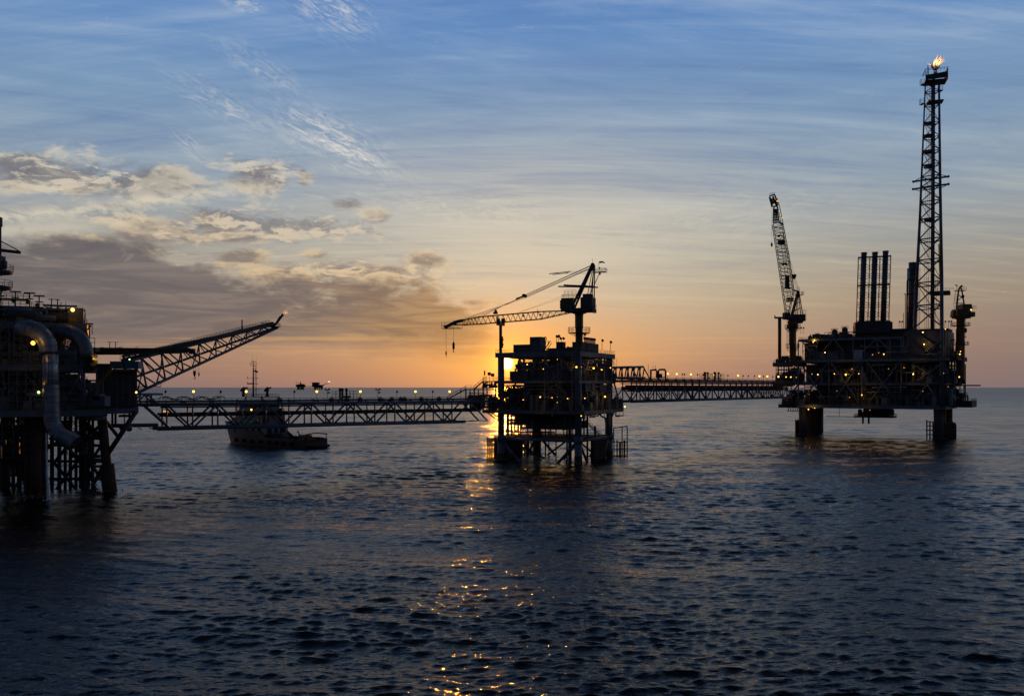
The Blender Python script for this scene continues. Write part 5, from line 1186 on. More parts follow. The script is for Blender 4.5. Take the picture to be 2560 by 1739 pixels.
# decks
deck(lp, FL, -.5, 62, -2, 34, 41.4, 1.6, STEEL, 'ad', 'main_deck'); deck(lp, FL, -2.5, 62, -3, 34, 31.4, 1.5, STEEL, 'ad', 'mezzanine_deck'); deck(lp, FL, -5, 62, -4, 36, 20.6, 1.5, STEEL, 'ad', 'cellar_deck')
deck(lp, FL, -12.2, -2, 4, 40, 20.8, 1.4, STEEL_L, 'ad', 'landing_deck')
# walls and rooms behind the front row
for z0, z1, k in ((20.65, 30.2, 71), (31.45, 40.2, 72)):
    rg = random.Random(k); a = 1.5 if z0 < 30 else 5
    while a < 56:
        w = rg.uniform(4, 8); b0 = rg.uniform(8, 12); room(lp, FL, a, a+w, b0, b0+rg.uniform(8, 18), z0, z1-rg.uniform(0, 1.0), rg.choice((MODULE, DARK)), 'equipment_room'); a += w + rg.uniform(.1, .7)
    one('back_wall', DARK, lp, lambda b: b.box(FL, 5, 58, 30, 31, z0, z1))
equipment(lp, FL, 0, 26, -1, 8, 31.4, 39.8, 52, 53, None, [PIPE, STEEL, DARK, CLAD]); equipment(lp, FL, -1, 26, -2, 8, 20.6, 29.8, 60, 54, None, [PIPE, STEEL, DARK])
for px, y0, y1, d in ((210,888,1022,212),(48,790,1030,211),(100,780,1030,211),(-20,780,1030,212),(205,900,1020,213)): tube_part('column', at(px,y0,d), at(px,y1,d), .32, STEEL, lp, 8)
for p, q in (((0,990),(22,1025)),((50,920),(98,1020)),((98,920),(50,1020)),((205,920),(160,1020)),((160,920),(208,980)),((100,830),(130,900)),((0,800),(48,905))): tube_part('brace', at(*p,212.5), at(*q,212.5), .28, STEEL, lp, 7)
for py in (985, 1000, 1010, 938, 962): tube_part('pipe_run', at(150,py,211), at(212,py-1,211), .14, PIPE, lp, 6)
mb = MB(); mb.path([at(52,850,210), at(60,865,210), at(66,890,210), at(80,903,210)], .55, 8); mb.build('pipe_run', PIPE, lp); mb = MB(); mb.path([at(180,1026,218), at(195,1042,218), at(230,1046,220), at(262,1044,222)], .6, 8); mb.build('pipe_run', PIPE, lp)
# top of the platform
equipment(lp, FL, 0, 24, -1, 14, 41.4, 46.0, 40, 55, None, [DARK, PIPE, MODULE, YELLOW])
room(lp, FL, 4, 8.6, 1, 5, 41.45, 44.6, MODULE, 'roof_room'); 
mb = MB(); mb.box(FL, .3, 3.6, -1, 2.2, 41.45, 45.2); mb.build('tank', MODULE, lp)
mb = MB()
for a, b, h in ((10,2,48),(12,2,48.6),(15,2,48.8),(18,2,49),(20.5,2,47.4)):
    mb.tube(FL(a,b,41.4), FL(a,b,h), .16, n=6); mb.tube(FL(a-1.2,b,h), FL(a+1.2,b,h), .2, n=6); mb.tube(FL(a-.8,b,h-1.4), FL(a+.8,b,h-1.4), .15, n=6); mb.sphere(FL(a+.4,b,h-2.2), .5, 8, 5)
for a in (6, 7.3): mb.tube(FL(a,1,41.4), FL(a,1,47.2), .14, n=6); mb.tube(FL(a-.5,1,47.2), FL(a+.6,1,47.2), .12, n=6)
mb.build('valve_manifold', DARK, lp)
mb = MB()
for a0, a1, z in ((9,21,45.2),(12,26,47.0),(8,14,43)): mb.box(FL, a0, a1, -.5, 4, z-.15, z); mb.rail([FL(a0,-.4,z), FL(a1,-.4,z)], 1.15, .06, 1.2)
mb.build('service_stand', YELLOW, lp)
mb = MB(); mb.path([FL(.2,-1.5,41.4), FL(-1.8,-1.5,41.4)], .2, 6); mb.beam(FL(-1.4,-1.6,41.0), FL(.8,-1.6,38.4), .3); mb.beam(FL(-1.6,-1.6,41.2), FL(-1.6,-1.6,38.8), .12); mb.beam(FL(-1.0,-1.6,41.2), FL(-1.0,-1.6,38.0), .25)
mb.build('bracket', STEEL, lp)
mb = MB(); p = FL(4.2,0,44.8); mb.tube(FL(4.2,0,41.4), p+V3(0,0,2), .07, n=5); mb.build('lamp_pole', DARK, lp)
# module with stair, right of the ducts
room(lp, FL, -11.8, -2.4, 5, 24, 21.0, 30.2, DARK, 'equipment_module')
for i in range(7): a = -11.6+i*1.5; tube_part('scaffold_post', FL(a, 4.4, 20.7), FL(a, 4.4, 30.4), .07, PIPE, lp, 6)
for z in (22.5, 24.6, 26.7, 28.8): tube_part('scaffold_rail', FL(-11.8, 4.3, z), FL(-2.6, 4.3, z), .06, PIPE, lp, 6)
room(lp, FL, -6, -1, 6, 16, 30.4, 31.8, DARK, 'roof_room')
deck(lp, FL, -12.0, -6.5, 2, 14, 30.6, .5, STEEL, 'ad', 'upper_landing')
mb = MB(); mb.stair(at(246,958,216), at(280,922,216), 1.2, V3(0,1,0)); mb.stair(at(216,985,215), at(246,958,216), 1.2, V3(0,1,0)); mb.build('stair', YELLOW, lp)
mb = MB()
for x0, x1, y0, y1 in ((215,262,990,1015),(232,250,985,1000)): mb.box(Frame(V3(0,0,0),V3(1,0,0),V3(0,1,0)), at(x0,0,213).x, at(x1,0,213).x, 213, 216, at(0,y1,213).z, at(0,y0,213).z)
mb.build('equipment_skid', MODULE, lp)
mb = MB(); q = at(226, 868, 225); mb.rail([q+V3(-1.4,0,0), q+V3(1.1,0,0)], 2.4, .07, 1.2, (1,.5)); mb.box(Frame(q,V3(1,0,0),V3(0,1,0)), -1.5, 1.2, 0, 2.5, -1, 0); mb.build('service_stand', DARK, lp)
# tarpaulin over a scaffold
tv = []; n, mm = 14, 10
for i in range(n+1):
    for j in range(mm+1):
        x = 206+38*i/n; y = 886+44*j/mm+2.5*math.sin(i*.8)*(j/mm); tv.append(at(x, y, 211.2+.35*math.sin(i*1.1+j*.5)+.2*math.sin(j*1.7)))
MB().add(tv, [(i*(mm+1)+j, (i+1)*(mm+1)+j, (i+1)*(mm+1)+j+1, i*(mm+1)+j+1) for i in range(n) for j in range(mm)], True).build('tarpaulin', DARK, lp)
one('scaffold', DARK, lp, lambda b: [b.box(FL, -2.4, 1.4, -2.6, 3, 31.45, 34.2)])
# tanks under the deck edge and hanging pieces
mb = MB()
for px in (281, 289, 324): mb.tube(at(px,1030,232), at(px,1064,232), .3, n=7)
mb.box(WORLD, at(300,0,232).x, at(322,0,232).x, 231, 233, at(0,1042,232).z, at(0,1036,232).z); mb.tube(at(311,1030,232), at(311,1062,232), .15, n=6); mb.sphere(at(307,1068,234), 1.0, 8, 6); mb.sphere(at(323,1070,234), .9, 8, 6); mb.build('hanging_piping', STEEL, lp)
for px, py, d, m, r in ((83,857,205,LAMP,.55),(182,774,214,LAMP,.5),(97,980,208,LAMPG,.35),(324,898,226,LAMPG,.35),(341,980,224,LAMP,.3),(8,778,212,LAMP_DIM,.3),(13,1010,212,LAMP_DIM,.2),(120,946,212,LAMP_DIM,.15)): flood(lp, at(px,py,d), m, r)

for px, py, d in ((83,855,203),(97,979,206),(236,900,212),(182,772,212)): lamp_glow(at(px,py,d)+V3(.3,-1.0,.3), 90 if py != 979 else 25)
for k, (a0, a1, b, z0, z1) in enumerate(((1.5,8,-3,20.8,30.5),(9,16,-3.2,20.8,31),(9.5,15,-2.6,31.6,40.6),(1,6.5,-2.6,31.6,37),(17,24,-3.2,20.8,31),(-4,1.5,-3.4,20.8,27),(16,23,-2.6,31.6,41),(2,9,6,12,20),(11,20,2,9,19),(-1,6,12,9,19))): scaffold(lp, FL, a0, a1, b, z0, z1, 90+k, 4, 5, .065)
for k, (p, q) in enumerate((((196,1110),(255,1200)),((255,1110),(196,1200)),((140,1080),(196,1150)),((196,1080),(140,1150)),((0,1060),(60,1120)),((60,1060),(0,1120)),((130,1150),(196,1230)),((196,1150),(135,1230)),((10,1190),(60,1250)),((60,1190),(8,1250)))): tube_part('jacket_brace', at(*p,229), at(*q,229), .42, DARK, lp, 8)
for py in (1112, 1152, 1196): tube_part('jacket_brace', at(120,py,229), at(262,py+1,228), .36, DARK, lp, 8)
equipment(lp, FL, -2, 24, -3, 4, 31.4, 38.5, 50, 86, None, [PIPE, STEEL, DARK]); equipment(lp, FL, -4, 24, -3.5, 3, 20.6, 29, 60, 87, None, [PIPE, STEEL, DARK]); equipment(lp, FL, 1, 24, -1.5, 4, 41.4, 45.5, 36, 88, None, [DARK, PIPE, YELLOW])
# big ducts
def duct(label, pts_px, d, r, bands, lead=(), m=DUCT):
    P3 = [at(*q) for q in lead] + [at(x, y, d) for x, y in pts_px]
    t = thing('exhaust_duct', label, 'duct', P3[0]); MB().path(P3, r, 24).build('casing', m, t)
    return t
el = []
cx, cy, R = 63, 877, 58
for i in range(13): a = math.radians(92 - 92*i/12); el.append((cx+R*math.cos(a)*1.0, cy-R*math.sin(a)))
dk = duct('large nearer duct with bright elbow bending down to an open slanting outlet over the water', el + [(121.5, 884)], 206, 1.95, None, [(30,838,222),(48,826,212)], DUCT_P)
mb = MB(); mb.path([at(120.5,873,206), at(120.5,886,206)], 1.72, 24); mb.build('joint', DARK, dk)
mb = MB(); mb.path([at(126,886,206), at(127,962,206)], 1.72, 26)
for y in (905, 928, 945): mb.tube(at(126,y,206), at(126,y+2,206), 1.80, n=26)
mb.build('cladding', CLAD, dk)
mb = MB()
for a in (-1.2, -.4, .4, 1.2): mb.beam(at(126,888,206)+V3(a,-1.75,0), at(127,960,206)+V3(a,-1.75,0), .08)
mb.build('strap', DARK, dk)
lower = [(127,962),(129,1000),(130,1040)]
for i in range(1, 9): a = math.radians(i*7); lower.append((130+62*(1-math.cos(a)), 1040+62*math.sin(a)))
lower += [(176, 1096),(190,1106)]
MB().path([at(x,y,206) for x, y in lower], [1.78]*3+[1.80]*9+[1.85]*(len(lower)-12), 26, False).build('outlet', DUCT_P, dk)
mb = MB()
for y in (970, 990, 1004, 1028, 1043): mb.tube(at(127+(y-962)*.05,y,206), at(127+(y-962)*.05,y+1.5,206), 1.9, n=26)
mb.build('flange', STEEL, dk)
mb = MB()
for a in (80, 62, 44, 26, 10):
    c_, s_ = math.cos(math.radians(a)), math.sin(math.radians(a)); q = at(63+58*c_, 877-58*s_, 206); tn = V3(s_, 0, -c_)
    MB().path([q-tn*.06, q+tn*.06], [2.0, 2.0], 26).build('weld_seam', DUCT, dk)
for x, y, t_ in ((131.2,1052,5),(134.5,1072,22),(141,1086,38),(156,1092,50)):
    q = at(x, y, 206); tn = V3(math.sin(math.radians(t_)), 0, -math.cos(math.radians(t_))); MB().path([q-tn*.07, q+tn*.07], [1.86, 1.86], 26).build('weld_seam', DUCT, dk)
MB().path([at(188,1104.6,206), at(191.5,1106.9,206)], [1.7,1.7], 24).build('outlet_mouth', BLACK, dk)
el = []
cx, cy, R = 158, 884, 56
for i in range(13): a = math.radians(115 - 112*i/12); el.append((cx+R*math.cos(a), cy-R*math.sin(a)))
dk2 = duct('second dark duct elbow behind the bright one, ending in a tarpaulin covered scaffold', el + [(214.5, 892)], 210.5, 1.7, None, [(112,846,222),(124,836,214)])
# falling water
wst = thing('water_outfall', 'thin white stream of water falling from left platform into the sea', 'falling water', at(120,1262,203))
WATER = mat('foaming_water', (.80, .84, .87), .5, 0, .2, 1.5)
rg = random.Random(2); mb = MB()
for k in range(5):
    pts = []; n = 26
    for i in range(n): t = i/(n-1); pts.append(at(115.5+6.5*t**1.6+rg.uniform(-.35,.35)*(1+t*2.2), 1082+178*t, 203+rg.uniform(-.2,.2)))
    mb.path(pts, [.09+.22*(i/n)*rg.uniform(.5,1.4) for i in range(n)], 6)
mb.build('stream', WATER, wst)
mb = MB(); c = at(122, 1263, 203)
for i in range(200): 
    a = rg.uniform(0, 6.28); r = abs(rg.gauss(0, 1)); p = V3(c.x + math.cos(a)*r*1.7 + (.5 if rg.random() < .3 else 0), c.y + math.sin(a)*r*2.2, rg.uniform(-.05, .35)*max(.2, 1.4-r)); mb.sphere(p, rg.uniform(.08,.24), 6, 4, .55)
mb.sphere(V3(c.x,c.y,-.25), 2.6, 14, 6, .12); o_ = mb.build('splash', WATER, wst); o_['kind'] = 'stuff'

# crane column at the left edge: only its right side shows
ec = thing('pedestal_crane', 'crane cut off by the left edge, only railed round platforms and an arm showing', 'crane', V3(at(-22,740,222).x, 222, 41.4), 'cranes with lattice booms')
cc = V3(at(-20,740,222).x, 222, 0); ze = lambda py: CAMZ-(py-HY)/F*222
MB().lathe(cc, [(1.2,41.4),(1.2,ze(640))], 16).build('pedestal', CRANE_Y, ec)
for py, R in ((677, 4.7), (716, 4.5)):
    mb = MB(); mb.lathe(cc, [(1.25, ze(py+6)), (R*.95, ze(py+6)), (R, ze(py)), (1.25, ze(py))], 22); mb.rail([cc+V3(R*math.cos(k*math.pi/8), R*math.sin(k*math.pi/8), ze(py)) for k in range(17)], 1.5, .05, 1.7, (1,.55)); mb.build('service_ring', DARK, ec)
mb = MB(); mb.box(WORLD, cc.x-3, cc.x+2.6, 220.5, 223.5, ze(672), ze(640)); mb.box(WORLD, at(10,0,222).x, at(16,0,222).x, 221.2, 222.4, ze(672), ze(652)); mb.tube(at(3,690,222), at(3,645,222), .2, n=6); mb.build('machinery_house', DARK, ec)
mb = MB(); mb.beam(at(-20,623,222), at(50,631,222), .9, .75); mb.beam(at(-6,598,222), at(49,628,222), .22); mb.beam(at(1,672,222), at(1,560,222), .35); mb.beam(at(-9,676,222), at(-9,560,222), .35)
for k in range(9): mb.beam(at(1,670-k*12,222), at(-9,660-k*12,222), .2)
mb.box(WORLD, at(-10,0,222).x, at(2.5,0,222).x, 221.3, 222.7, ze(566), ze(543)); mb.beam(at(-2,735,222), at(12,720,222), .3); mb.build('gantry', DARK, ec)

# ------------------------------------------------------------------ flare boom
fb = thing('flare_boom', 'long slanting steel lattice flare boom reaching out from left platform, small flame at its tip', 'flare boom', at(330, 940, 255))
T0, T1 = (318, 905), (694, 809)
def bp(t, which):
    d = 252 + 50*t
    if which == 'a': return at(300+388*t, 908-98*t - 6*math.sin(math.pi*t)*0, d-3.5*(1-t)-1)
    if which == 'b': return at(306+384*t, 890-80*t, d+3.5*(1-t)+1)
    if which == 'd': return at(330+360*t, 945-127*t, d+5*(1-t)+1)
    return at(343+351*t, 982-163*t, d-4*(1-t)-.5)
for w, r, m in (('a', .42, STEEL), ('b', .38, STEEL), ('c', .45, STEEL), ('d', .36, STEEL)):
    mb = MB(); mb.path([bp(i/10, w) for i in range(11)], r, 8); mb.build('chord', m, fb)
nb = 9; ts = [1-(1-i/nb)**1.0 for i in range(nb+1)]; ts = [i/nb + .25*(i/nb)*(1-i/nb) for i in range(nb+1)]
for i, (t0, t1) in enumerate(zip(ts, ts[1:])):
    for w0, w1, r in (('a','c',.30),('b','d',.26),('a','b',.22),('c','d',.24)):
        k = r*(1-.45*t0)
        tm = (t0+t1)/2
        tube_part('brace', bp(t0,w0), bp(tm,w1), k, STEEL, fb, 7); tube_part('brace', bp(tm,w1), bp(t1,w0), k, STEEL, fb, 7)
    tube_part('brace', bp(t0,'a'), bp(t0,'d'), .18, STEEL, fb, 6)
mb = MB(); A = [bp(i/24, 'a')+V3(0,0,.7) for i in range(25)]; Bv = [bp(i/24,'b')+V3(0,0,.7) for i in range(25)]
for i in range(24):
    p, q = A[i], A[i+1]; s = (Bv[i]-A[i]).normalized(); s.z = 0; w = max(1.0, min(2.2, (Bv[i]-A[i]).length*.5))
    mb.hexa([p-V3(0,0,.5), q-V3(0,0,.5), q+s*w-V3(0,0,.5), p+s*w-V3(0,0,.5), p-V3(0,0,.2), q-V3(0,0,.2), q+s*w-V3(0,0,.2), p+s*w-V3(0,0,.2)])
mb.build('walkway', GRATE, fb)
mb = MB(); mb.rail(A[:24], 1.25, .05, 1.5, (1,.52)); mb.rail([p+V3(0,1.9,0) for p in A[:24]], 1.25, .05, 1.5, (1,.52)); mb.build('handrail', DARK, fb)
mb = MB(); mb.tube(bp(0,'a')+V3(0,1,.9), bp(.98,'a')+V3(0,.8,.8), .38, n=8); mb.tube(bp(0,'a')+V3(0,1.6,1.2), bp(.7,'a')+V3(0,1.2,1.1), .22, n=8); mb.build('flare_pipe', DARK, fb)
mb = MB(); q = at(605, 823, 292); mb.path([q-V3(3,0,.8), q, q+V3(0,0,3.1)], .22, 7); mb.build('vent_pipe', DARK, fb)
tp = at(688, 812, 300); te = at(708, 785, 300.5)
mb = MB(); mb.path([tp-V3(1.2,0,.7), tp, te.lerp(tp,.55), te], [.3,.34,.42,.42], 8); mb.tube(tp+V3(.3,0,1.0), te-V3(1.1,0,.6), .12, n=6); mb.build('burner', DARK, fb)
mb = MB(); TFm = Frame(V3(at(690,0,300).x,300,0), V3(1,0,0), V3(0,1,0)); zt_ = at(0,816,300).z
mb.box(TFm, -4.5, 1.1, -1.5, 1.5, zt_-.2, zt_); railing_rect(mb, TFm, -4.5, 1.1, -1.5, 1.5, zt_, 'abcd', .05); mb.build('tip_platform', DARK, fb)
flame(fb, at(711, 783, 300.5), [(-.3,-.2,1.1,.14,70),(.1,-.2,1.3,.15,40),(.4,-.1,1.1,.12,18),(.3,.3,.8,.09,60)], 5, FLAME)
tube_part('strut', at(342,985,251), at(400,952,254), .2, STEEL, fb, 6); mb = MB(); mb.path([at(330,966,250), at(402,966,252), at(403,959,252)], .12, 6); mb.build('conduit', DARK, fb)

# ------------------------------------------------------------------ yellow telescopic crane with its lettering
yc = thing('telescopic_crane', 'yellow box boom crane lying level in front of the flare boom, hook hanging', 'crane', at(200, 885, 236))
d0, d1 = 236, 240
pts = [(150,866,232),(470,868.5,241)]; 
mb = MB()
def slab(x0, t0, b0, x1, t1, b1, da, db, w):
    mb.hexa([at(x0,b0,da), at(x1,b1,db), at(x1,b1,db)+V3(0,w,0), at(x0,b0,da)+V3(0,w,0), at(x0,t0,da), at(x1,t1,db), at(x1,t1,db)+V3(0,w,0), at(x0,t0,da)+V3(0,w,0)])
slab(140, 868, 886.5, 292, 868.5, 886.2, 236, 238.6, 1.5); slab(292, 868.2, 886.4, 298, 868.2, 886.4, 238.6, 238.8, 1.6); slab(298, 869, 885.6, 440, 870, 883.2, 238.8, 241.2, 1.35); slab(440, 869.6, 883.4, 472, 869.8, 880, 241.2, 241.7, 1.4)
for x in (302, 342, 255): mb.tube(at(x,868,238), at(x,867.3,238), .5, n=8)
mb.build('boom', CRANE_Y, yc)
mb = MB(); mb.hexa([at(466,878,240.6),at(478,886,240.8),at(478,886,242.8),at(466,878,242.6),at(474,869,240.6),at(489,880,240.8),at(489,880,242.8),at(474,869,242.6)]); mb.box(WORLD, at(472,0,241).x, at(484,0,241).x, 240.9, 242.5, at(0,884,241).z, at(0,871,241).z); mb.tube(at(486,884,240.6), at(486,884,242.8), .45, n=10); mb.build('boom_head', DARK, yc)
mb = MB(); mb.box(WORLD, at(270,0,238.2).x, at(278,0,238.2).x, 238.05, 238.2, at(0,879,238).z, at(0,874.5,238).z); mb.box(WORLD, at(304,0,239).x, at(312,0,239).x, 238.7, 238.88, at(0,874,239).z, at(0,870.5,239).z); mb.build('cover_plate', DARK, yc)
mb = MB()
for x in (274.3, 289): mb.tube(at(x,868.4,238.9), at(x,855,238.9), .11, n=6); mb.tube(at(x-6,854.8,238.9), at(x+6,854.8,238.9), .07, n=5)
mb.tube(at(222,853.5,236), at(440,857,241), .025, n=4); mb.build('cable_stand', DARK, yc)
mb = MB()
for x, y in ((483.5,928),(489,928),(497,934)): mb.tube(at(x-(1 if x < 495 else 0),886,241.8), at(x,y,241.8), .035, n=4)
mb.tube(at(474,880,241.8), at(480,912,241.8), .03, n=4); mb.build('hoist_rope', ROPE, yc)
hb = at(486.3, 930, 241.8)
MB().path([hb+V3(0,0,.4), hb, hb-V3(0,0,.7), hb-V3(0,0,1.2)], [.35,.42,.34,.12], 10).path([hb-V3(0,0,1.2), hb+V3(.22,0,-1.4), hb+V3(.2,0,-1.75), hb+V3(-.05,0,-1.85), hb+V3(-.25,0,-1.6)], .09, 6).build('hook_block', DARK, yc)
hb = at(497.3, 934, 241.8); MB().path([hb+V3(0,0,.5), hb, hb-V3(0,0,.35), hb-V3(0,0,.8)], [.06,.22,.18,.05], 8).build('hook_block', DARK, yc)
fc = bpy.data.curves.new('lettering', 'FONT'); fc.body = 'THUNDER CRANES'; fc.size = 1.0; fc.extrude = .012; fc.align_x = 'CENTER'; fc.align_y = 'CENTER'; fc.space_character = 1.05
fo = bpy.data.objects.new('lettering_curve', fc); COL.objects.link(fo)
bpy.context.view_layer.update(); dg = bpy.context.evaluated_depsgraph_get(); me = bpy.data.meshes.new_from_object(fo.evaluated_get(dg)); bpy.data.objects.remove(fo)
me.name = 'lettering'; lo_ = bpy.data.objects.new('lettering', me); COL.objects.link(lo_); me.materials.clear(); me.materials.append(BLACK)
pa, pb_ = at(320, 877.6, 239.18), at(437, 876.8, 241.13)
dv = (pb_-pa); xs = [v.co.x for v in me.vertices]; wid = max(xs)-min(xs); ys = [v.co.y for v in me.vertices]; hgt = max(ys)-min(ys)
ang_ = math.atan2(dv.y, dv.x); mw = Matrix.Translation((pa+pb_)/2 + V3(0,-.03,0)) @ Matrix.Rotation(ang_, 4, 'Z') @ Matrix.Rotation(math.radians(90), 4, 'X') @ Matrix.Diagonal((dv.length/wid, .78/hgt, 1, 1))
me.transform(Matrix.Translation(-V3(*yc['_o'])) @ mw); lo_.parent = yc

# things standing on the left platform's landing
def container(p, w, h, dp, label, m):
    t = thing('container', label, 'container', p, 'blue containers'); fr = Frame(p, V3(1,0,0), V3(0,1,0)); mb = MB(); mb.box(fr, 0, w, 0, dp, .1, h)
    n = int(w/.35)
    for i in range(n): mb.box(fr, .15+i*(w-.3)/n, .15+(i+.5)*(w-.3)/n, -.06, -.002, .25, h-.2)
    mb.build('body', m, t)
    mb = MB()
    for x in (0, w-.14):
        for y in (-.08, dp-.06): mb.box(fr, x-.02, x+.16, y, y+.14, 0, h+.05)
    mb.build('corner_frame', DARK, t)
c0 = FL(-5.6, 3.4, 30.62); container(c0, 3.4, 1.9, 3, 'blue container on the left platform landing, left one of the pair', BLUE); container(c0+V3(3.7,0,0), 3.3, 1.9, 3, 'blue container on the left platform landing, right one of the pair', BLUE)

# ------------------------------------------------------------------ supply vessel
bow, stern = V3(-133.0, 420, 0), V3(-83.5, 378, 0)
sd_ = (bow-stern).normalized(); sl_side = V3(sd_.y, -sd_.x, 0)       # towards starboard of the heading
if sl_side.y > 0: sl_side = -sl_side                              # near side
SH = Frame(stern, sd_, -sl_side)                                    # a: stern to bow, b: near (-) to far (+)
L = (bow-stern).length; HB = 7.2
vs = thing('supply_vessel', 'red hulled anchor handling supply vessel with white bridge and tall mast, behind the left footbridge', 'ship', SH(L/2, 0, 0))
def half(t): return HB*min(1, (.80+.20*min(1, t/.12)))*(1 if t < .62 else max(.03, 1-((t-.62)/.38)**2.2))
def sheer(t): return 3.9 + (0 if t < .40 else min(1, (t-.40)/.08)*2.6) + (max(0, t-.48)/.52)**1.6*3.4
n = 40; rowsv = []
for i in range(n+1):
    t = i/n; h = half(t); zt = sheer(t); fl = 1+.10*max(0, t-.55); off = L*t + (0 if t < .9 else 0)
    rake = lambda z: (z/9.0)*max(0, t-.7)/.3*4.5 - (max(0, .06-t)/.06)*(.8 if z < 1 else 0)
    ring_ = [(0,-3.2,h*.2),(0,-2.4,h*.75),(0,0,h*.96),(0,1.6,h*1.0),(0,zt,h*fl*1.02)]
    rowsv.append([SH(off+rake(z), -w, z) for _, z, w in ring_] + [SH(off+rake(z), w, z) for _, z, w in reversed(ring_)])
m_ = len(rowsv[0]); vsv = [p for r in rowsv for p in r]; fs = []
for i in range(n):
    for j in range(m_-1):
        a = i*m_+j; fs.append((a, a+1, a+m_+1, a+m_))
    a = i*m_; fs.append((a+m_-1, a, a+m_, a+2*m_-1))
fs = [f for f in fs]
# leave the top open: drop the faces that would roof the bulwark
fs = [f for k, f in enumerate(fs) if (k % m_) != 4]
fs += [tuple(range(4)) + (4, 5) + tuple(range(6, m_)), tuple(reversed([n*m_+j for j in range(m_)]))]
MB().add(vsv, fs).build('hull', RED, vs)
for s in (-1, 1):
    mb = MB()
    for i in range(n):
        t0, t1 = i/n, (i+1)/n; mb.beam(SH(L*t0+ (sheer(t0)/9)*max(0,t0-.7)/.3*4.5, s*half(t0)*1.02*(1+.1*max(0,t0-.55)), sheer(t0)), SH(L*t1+(sheer(t1)/9)*max(0,t1-.7)/.3*4.5, s*half(t1)*1.02*(1+.1*max(0,t1-.55)), sheer(t1)), .38, .3)
        mb.beam(SH(L*t0, s*half(t0)*1.0, 1.7), SH(L*t1, s*half(t1)*1.0, 1.7), .35, .4)
    mb.build('rubbing_strake', RED, vs)
mb = MB()
for i in range(n):
    t0, t1 = i/n, (i+1)/n; z = 2.6 if t0 < .42 else 5.2
    mb.hexa([SH(L*t0,-half(t0)*.97,z-.2),SH(L*t1,-half(t1)*.97,z-.2),SH(L*t1,half(t1)*.97,z-.2),SH(L*t0,half(t0)*.97,z-.2),SH(L*t0,-half(t0)*.97,z),SH(L*t1,-half(t1)*.97,z),SH(L*t1,half(t1)*.97,z),SH(L*t0,half(t0)*.97,z)])
mb.build('main_deck', DARK, vs)
mb = MB()
for i in range(14): a = 2+i*2.1; mb.box(SH, a, a+1.2, half(a/L)*1.02-.55, half(a/L)*1.02-.25, 2.6, 4.4)
mb.path([SH(.3,-5.5,4.0), SH(-.2,-5.5,6.0), SH(.5,0,6.6), SH(-.2,5.5,6.0), SH(.3,5.5,4.0)], .22, 7); mb.build('bulwark_frame', RED, vs)
mb = MB(); mb.path([SH(-.9,-6.2,.9), SH(-1.1,0,.9), SH(-.9,6.2,.9)], .6, 8).build('stern_fender', BLACK, vs)
for t in (.12,.2,.28,.36,.46,.56,.66,.78): MB().path([SH(L*t, -half(t)*1.06-.2, z) for z in (2.8, 1.2)], .65, 8).build('tyre_fender', BLACK, vs)
# the near bulwark is cut low aft: deckhouse, winch, tanks
mb = MB(); fr0 = Frame(SH(0,0,0), sd_, -sl_side)
mb.path([SH(9,4.3,4.0), SH(9.4,4.3,4.0), SH(17,4.3,4.0), SH(17.4,4.3,4.0)], [.9,1.3,1.3,.9], 12); mb.build('deck_tank', YELLOW, vs)
mb = MB(); mb.tube(SH(25,-3,4.2), SH(25,3,4.2), 1.6, n=14); mb.box(SH, 23.6, 26.4, -3.4, -3, 2.6, 6); mb.box(SH, 23.6, 26.4, 3, 3.4, 2.6, 6); mb.build('winch', DARK, vs)
mb = MB(); mb.tube(SH(4,-4,2.6), SH(4,-4,4.2), .4, n=8); mb.tube(SH(3,-1.5,2.6), SH(3,-1.5,4.0), .35, n=8); mb.tube(SH(3,1.5,2.6), SH(3,1.5,4.0), .35, n=8); mb.path([SH(20,5.8,4.5), SH(20,5.8,5.8), SH(20.6,5.8,6.4), SH(21.2,5.8,6.1)], .25, 7); mb.build('bollard', YELLOW, vs)
# superstructure
def block(a0, a1, hb, z0, z1, name, m=VWHITE, rk=.0):
    mb = MB(); mb.hexa([SH(a0,-hb,z0),SH(a1,-hb,z0),SH(a1,hb,z0),SH(a0,hb,z0),SH(a0,-hb,z1),SH(a1-rk,-hb,z1),SH(a1-rk,hb,z1),SH(a0,hb,z1)]); mb.box(SH, a0-.4, a1-rk+.3, -hb-.35, hb+.35, z1+.003, z1+.25); return mb.build(name, m, vs)
deckh = block(29, 57, 6.3, 4.4, 8.6, 'deckhouse'); block(31, 56, 5.6, 8.86, 12.0, 'accommodation'); block(32.5, 53, 5.0, 12.3, 15.4, 'accommodation'); 
wh = block(34, 50, 5.3, 15.66, 19.4, 'wheelhouse', VWHITE, 1.6)
mb = MB()
for i in range(9): a = 35+i*1.55; mb.box(SH, a, a+1.25, -5.38, -5.31, 17.2, 18.8)
for i in range(6): b = -4.6+i*1.6; mb.box(SH, 33.9, 33.99, b, b+1.2, 17.2, 18.8)
for z, a0, nn in ((9.9, 33, 7),(13.4, 34, 6)):
    for i in range(nn): mb.box(SH, a0+i*2.9, a0+i*2.9+.9, -5.64 if z < 12 else -5.06, -5.61 if z < 12 else -5.01, z, z+.9)
mb.build('window', GLASS, wh)
mb = MB()
for a, w, z0, z1 in ((31,3.2,4.6,8.1),(36.2,2.2,4.6,8.3),(41,4.2,5.2,8.0),(48,4.5,5.2,8)): mb.box(SH, a, a+w, -6.37, -6.303, z0, z1)
for b, w in ((-4.5,2.4),(-.8,1.8),(2.2,2.6)): mb.box(SH, 28.93, 28.997, b, b+w, 4.7, 7.8)
mb.build('door', BLACK, deckh)
mb = MB()
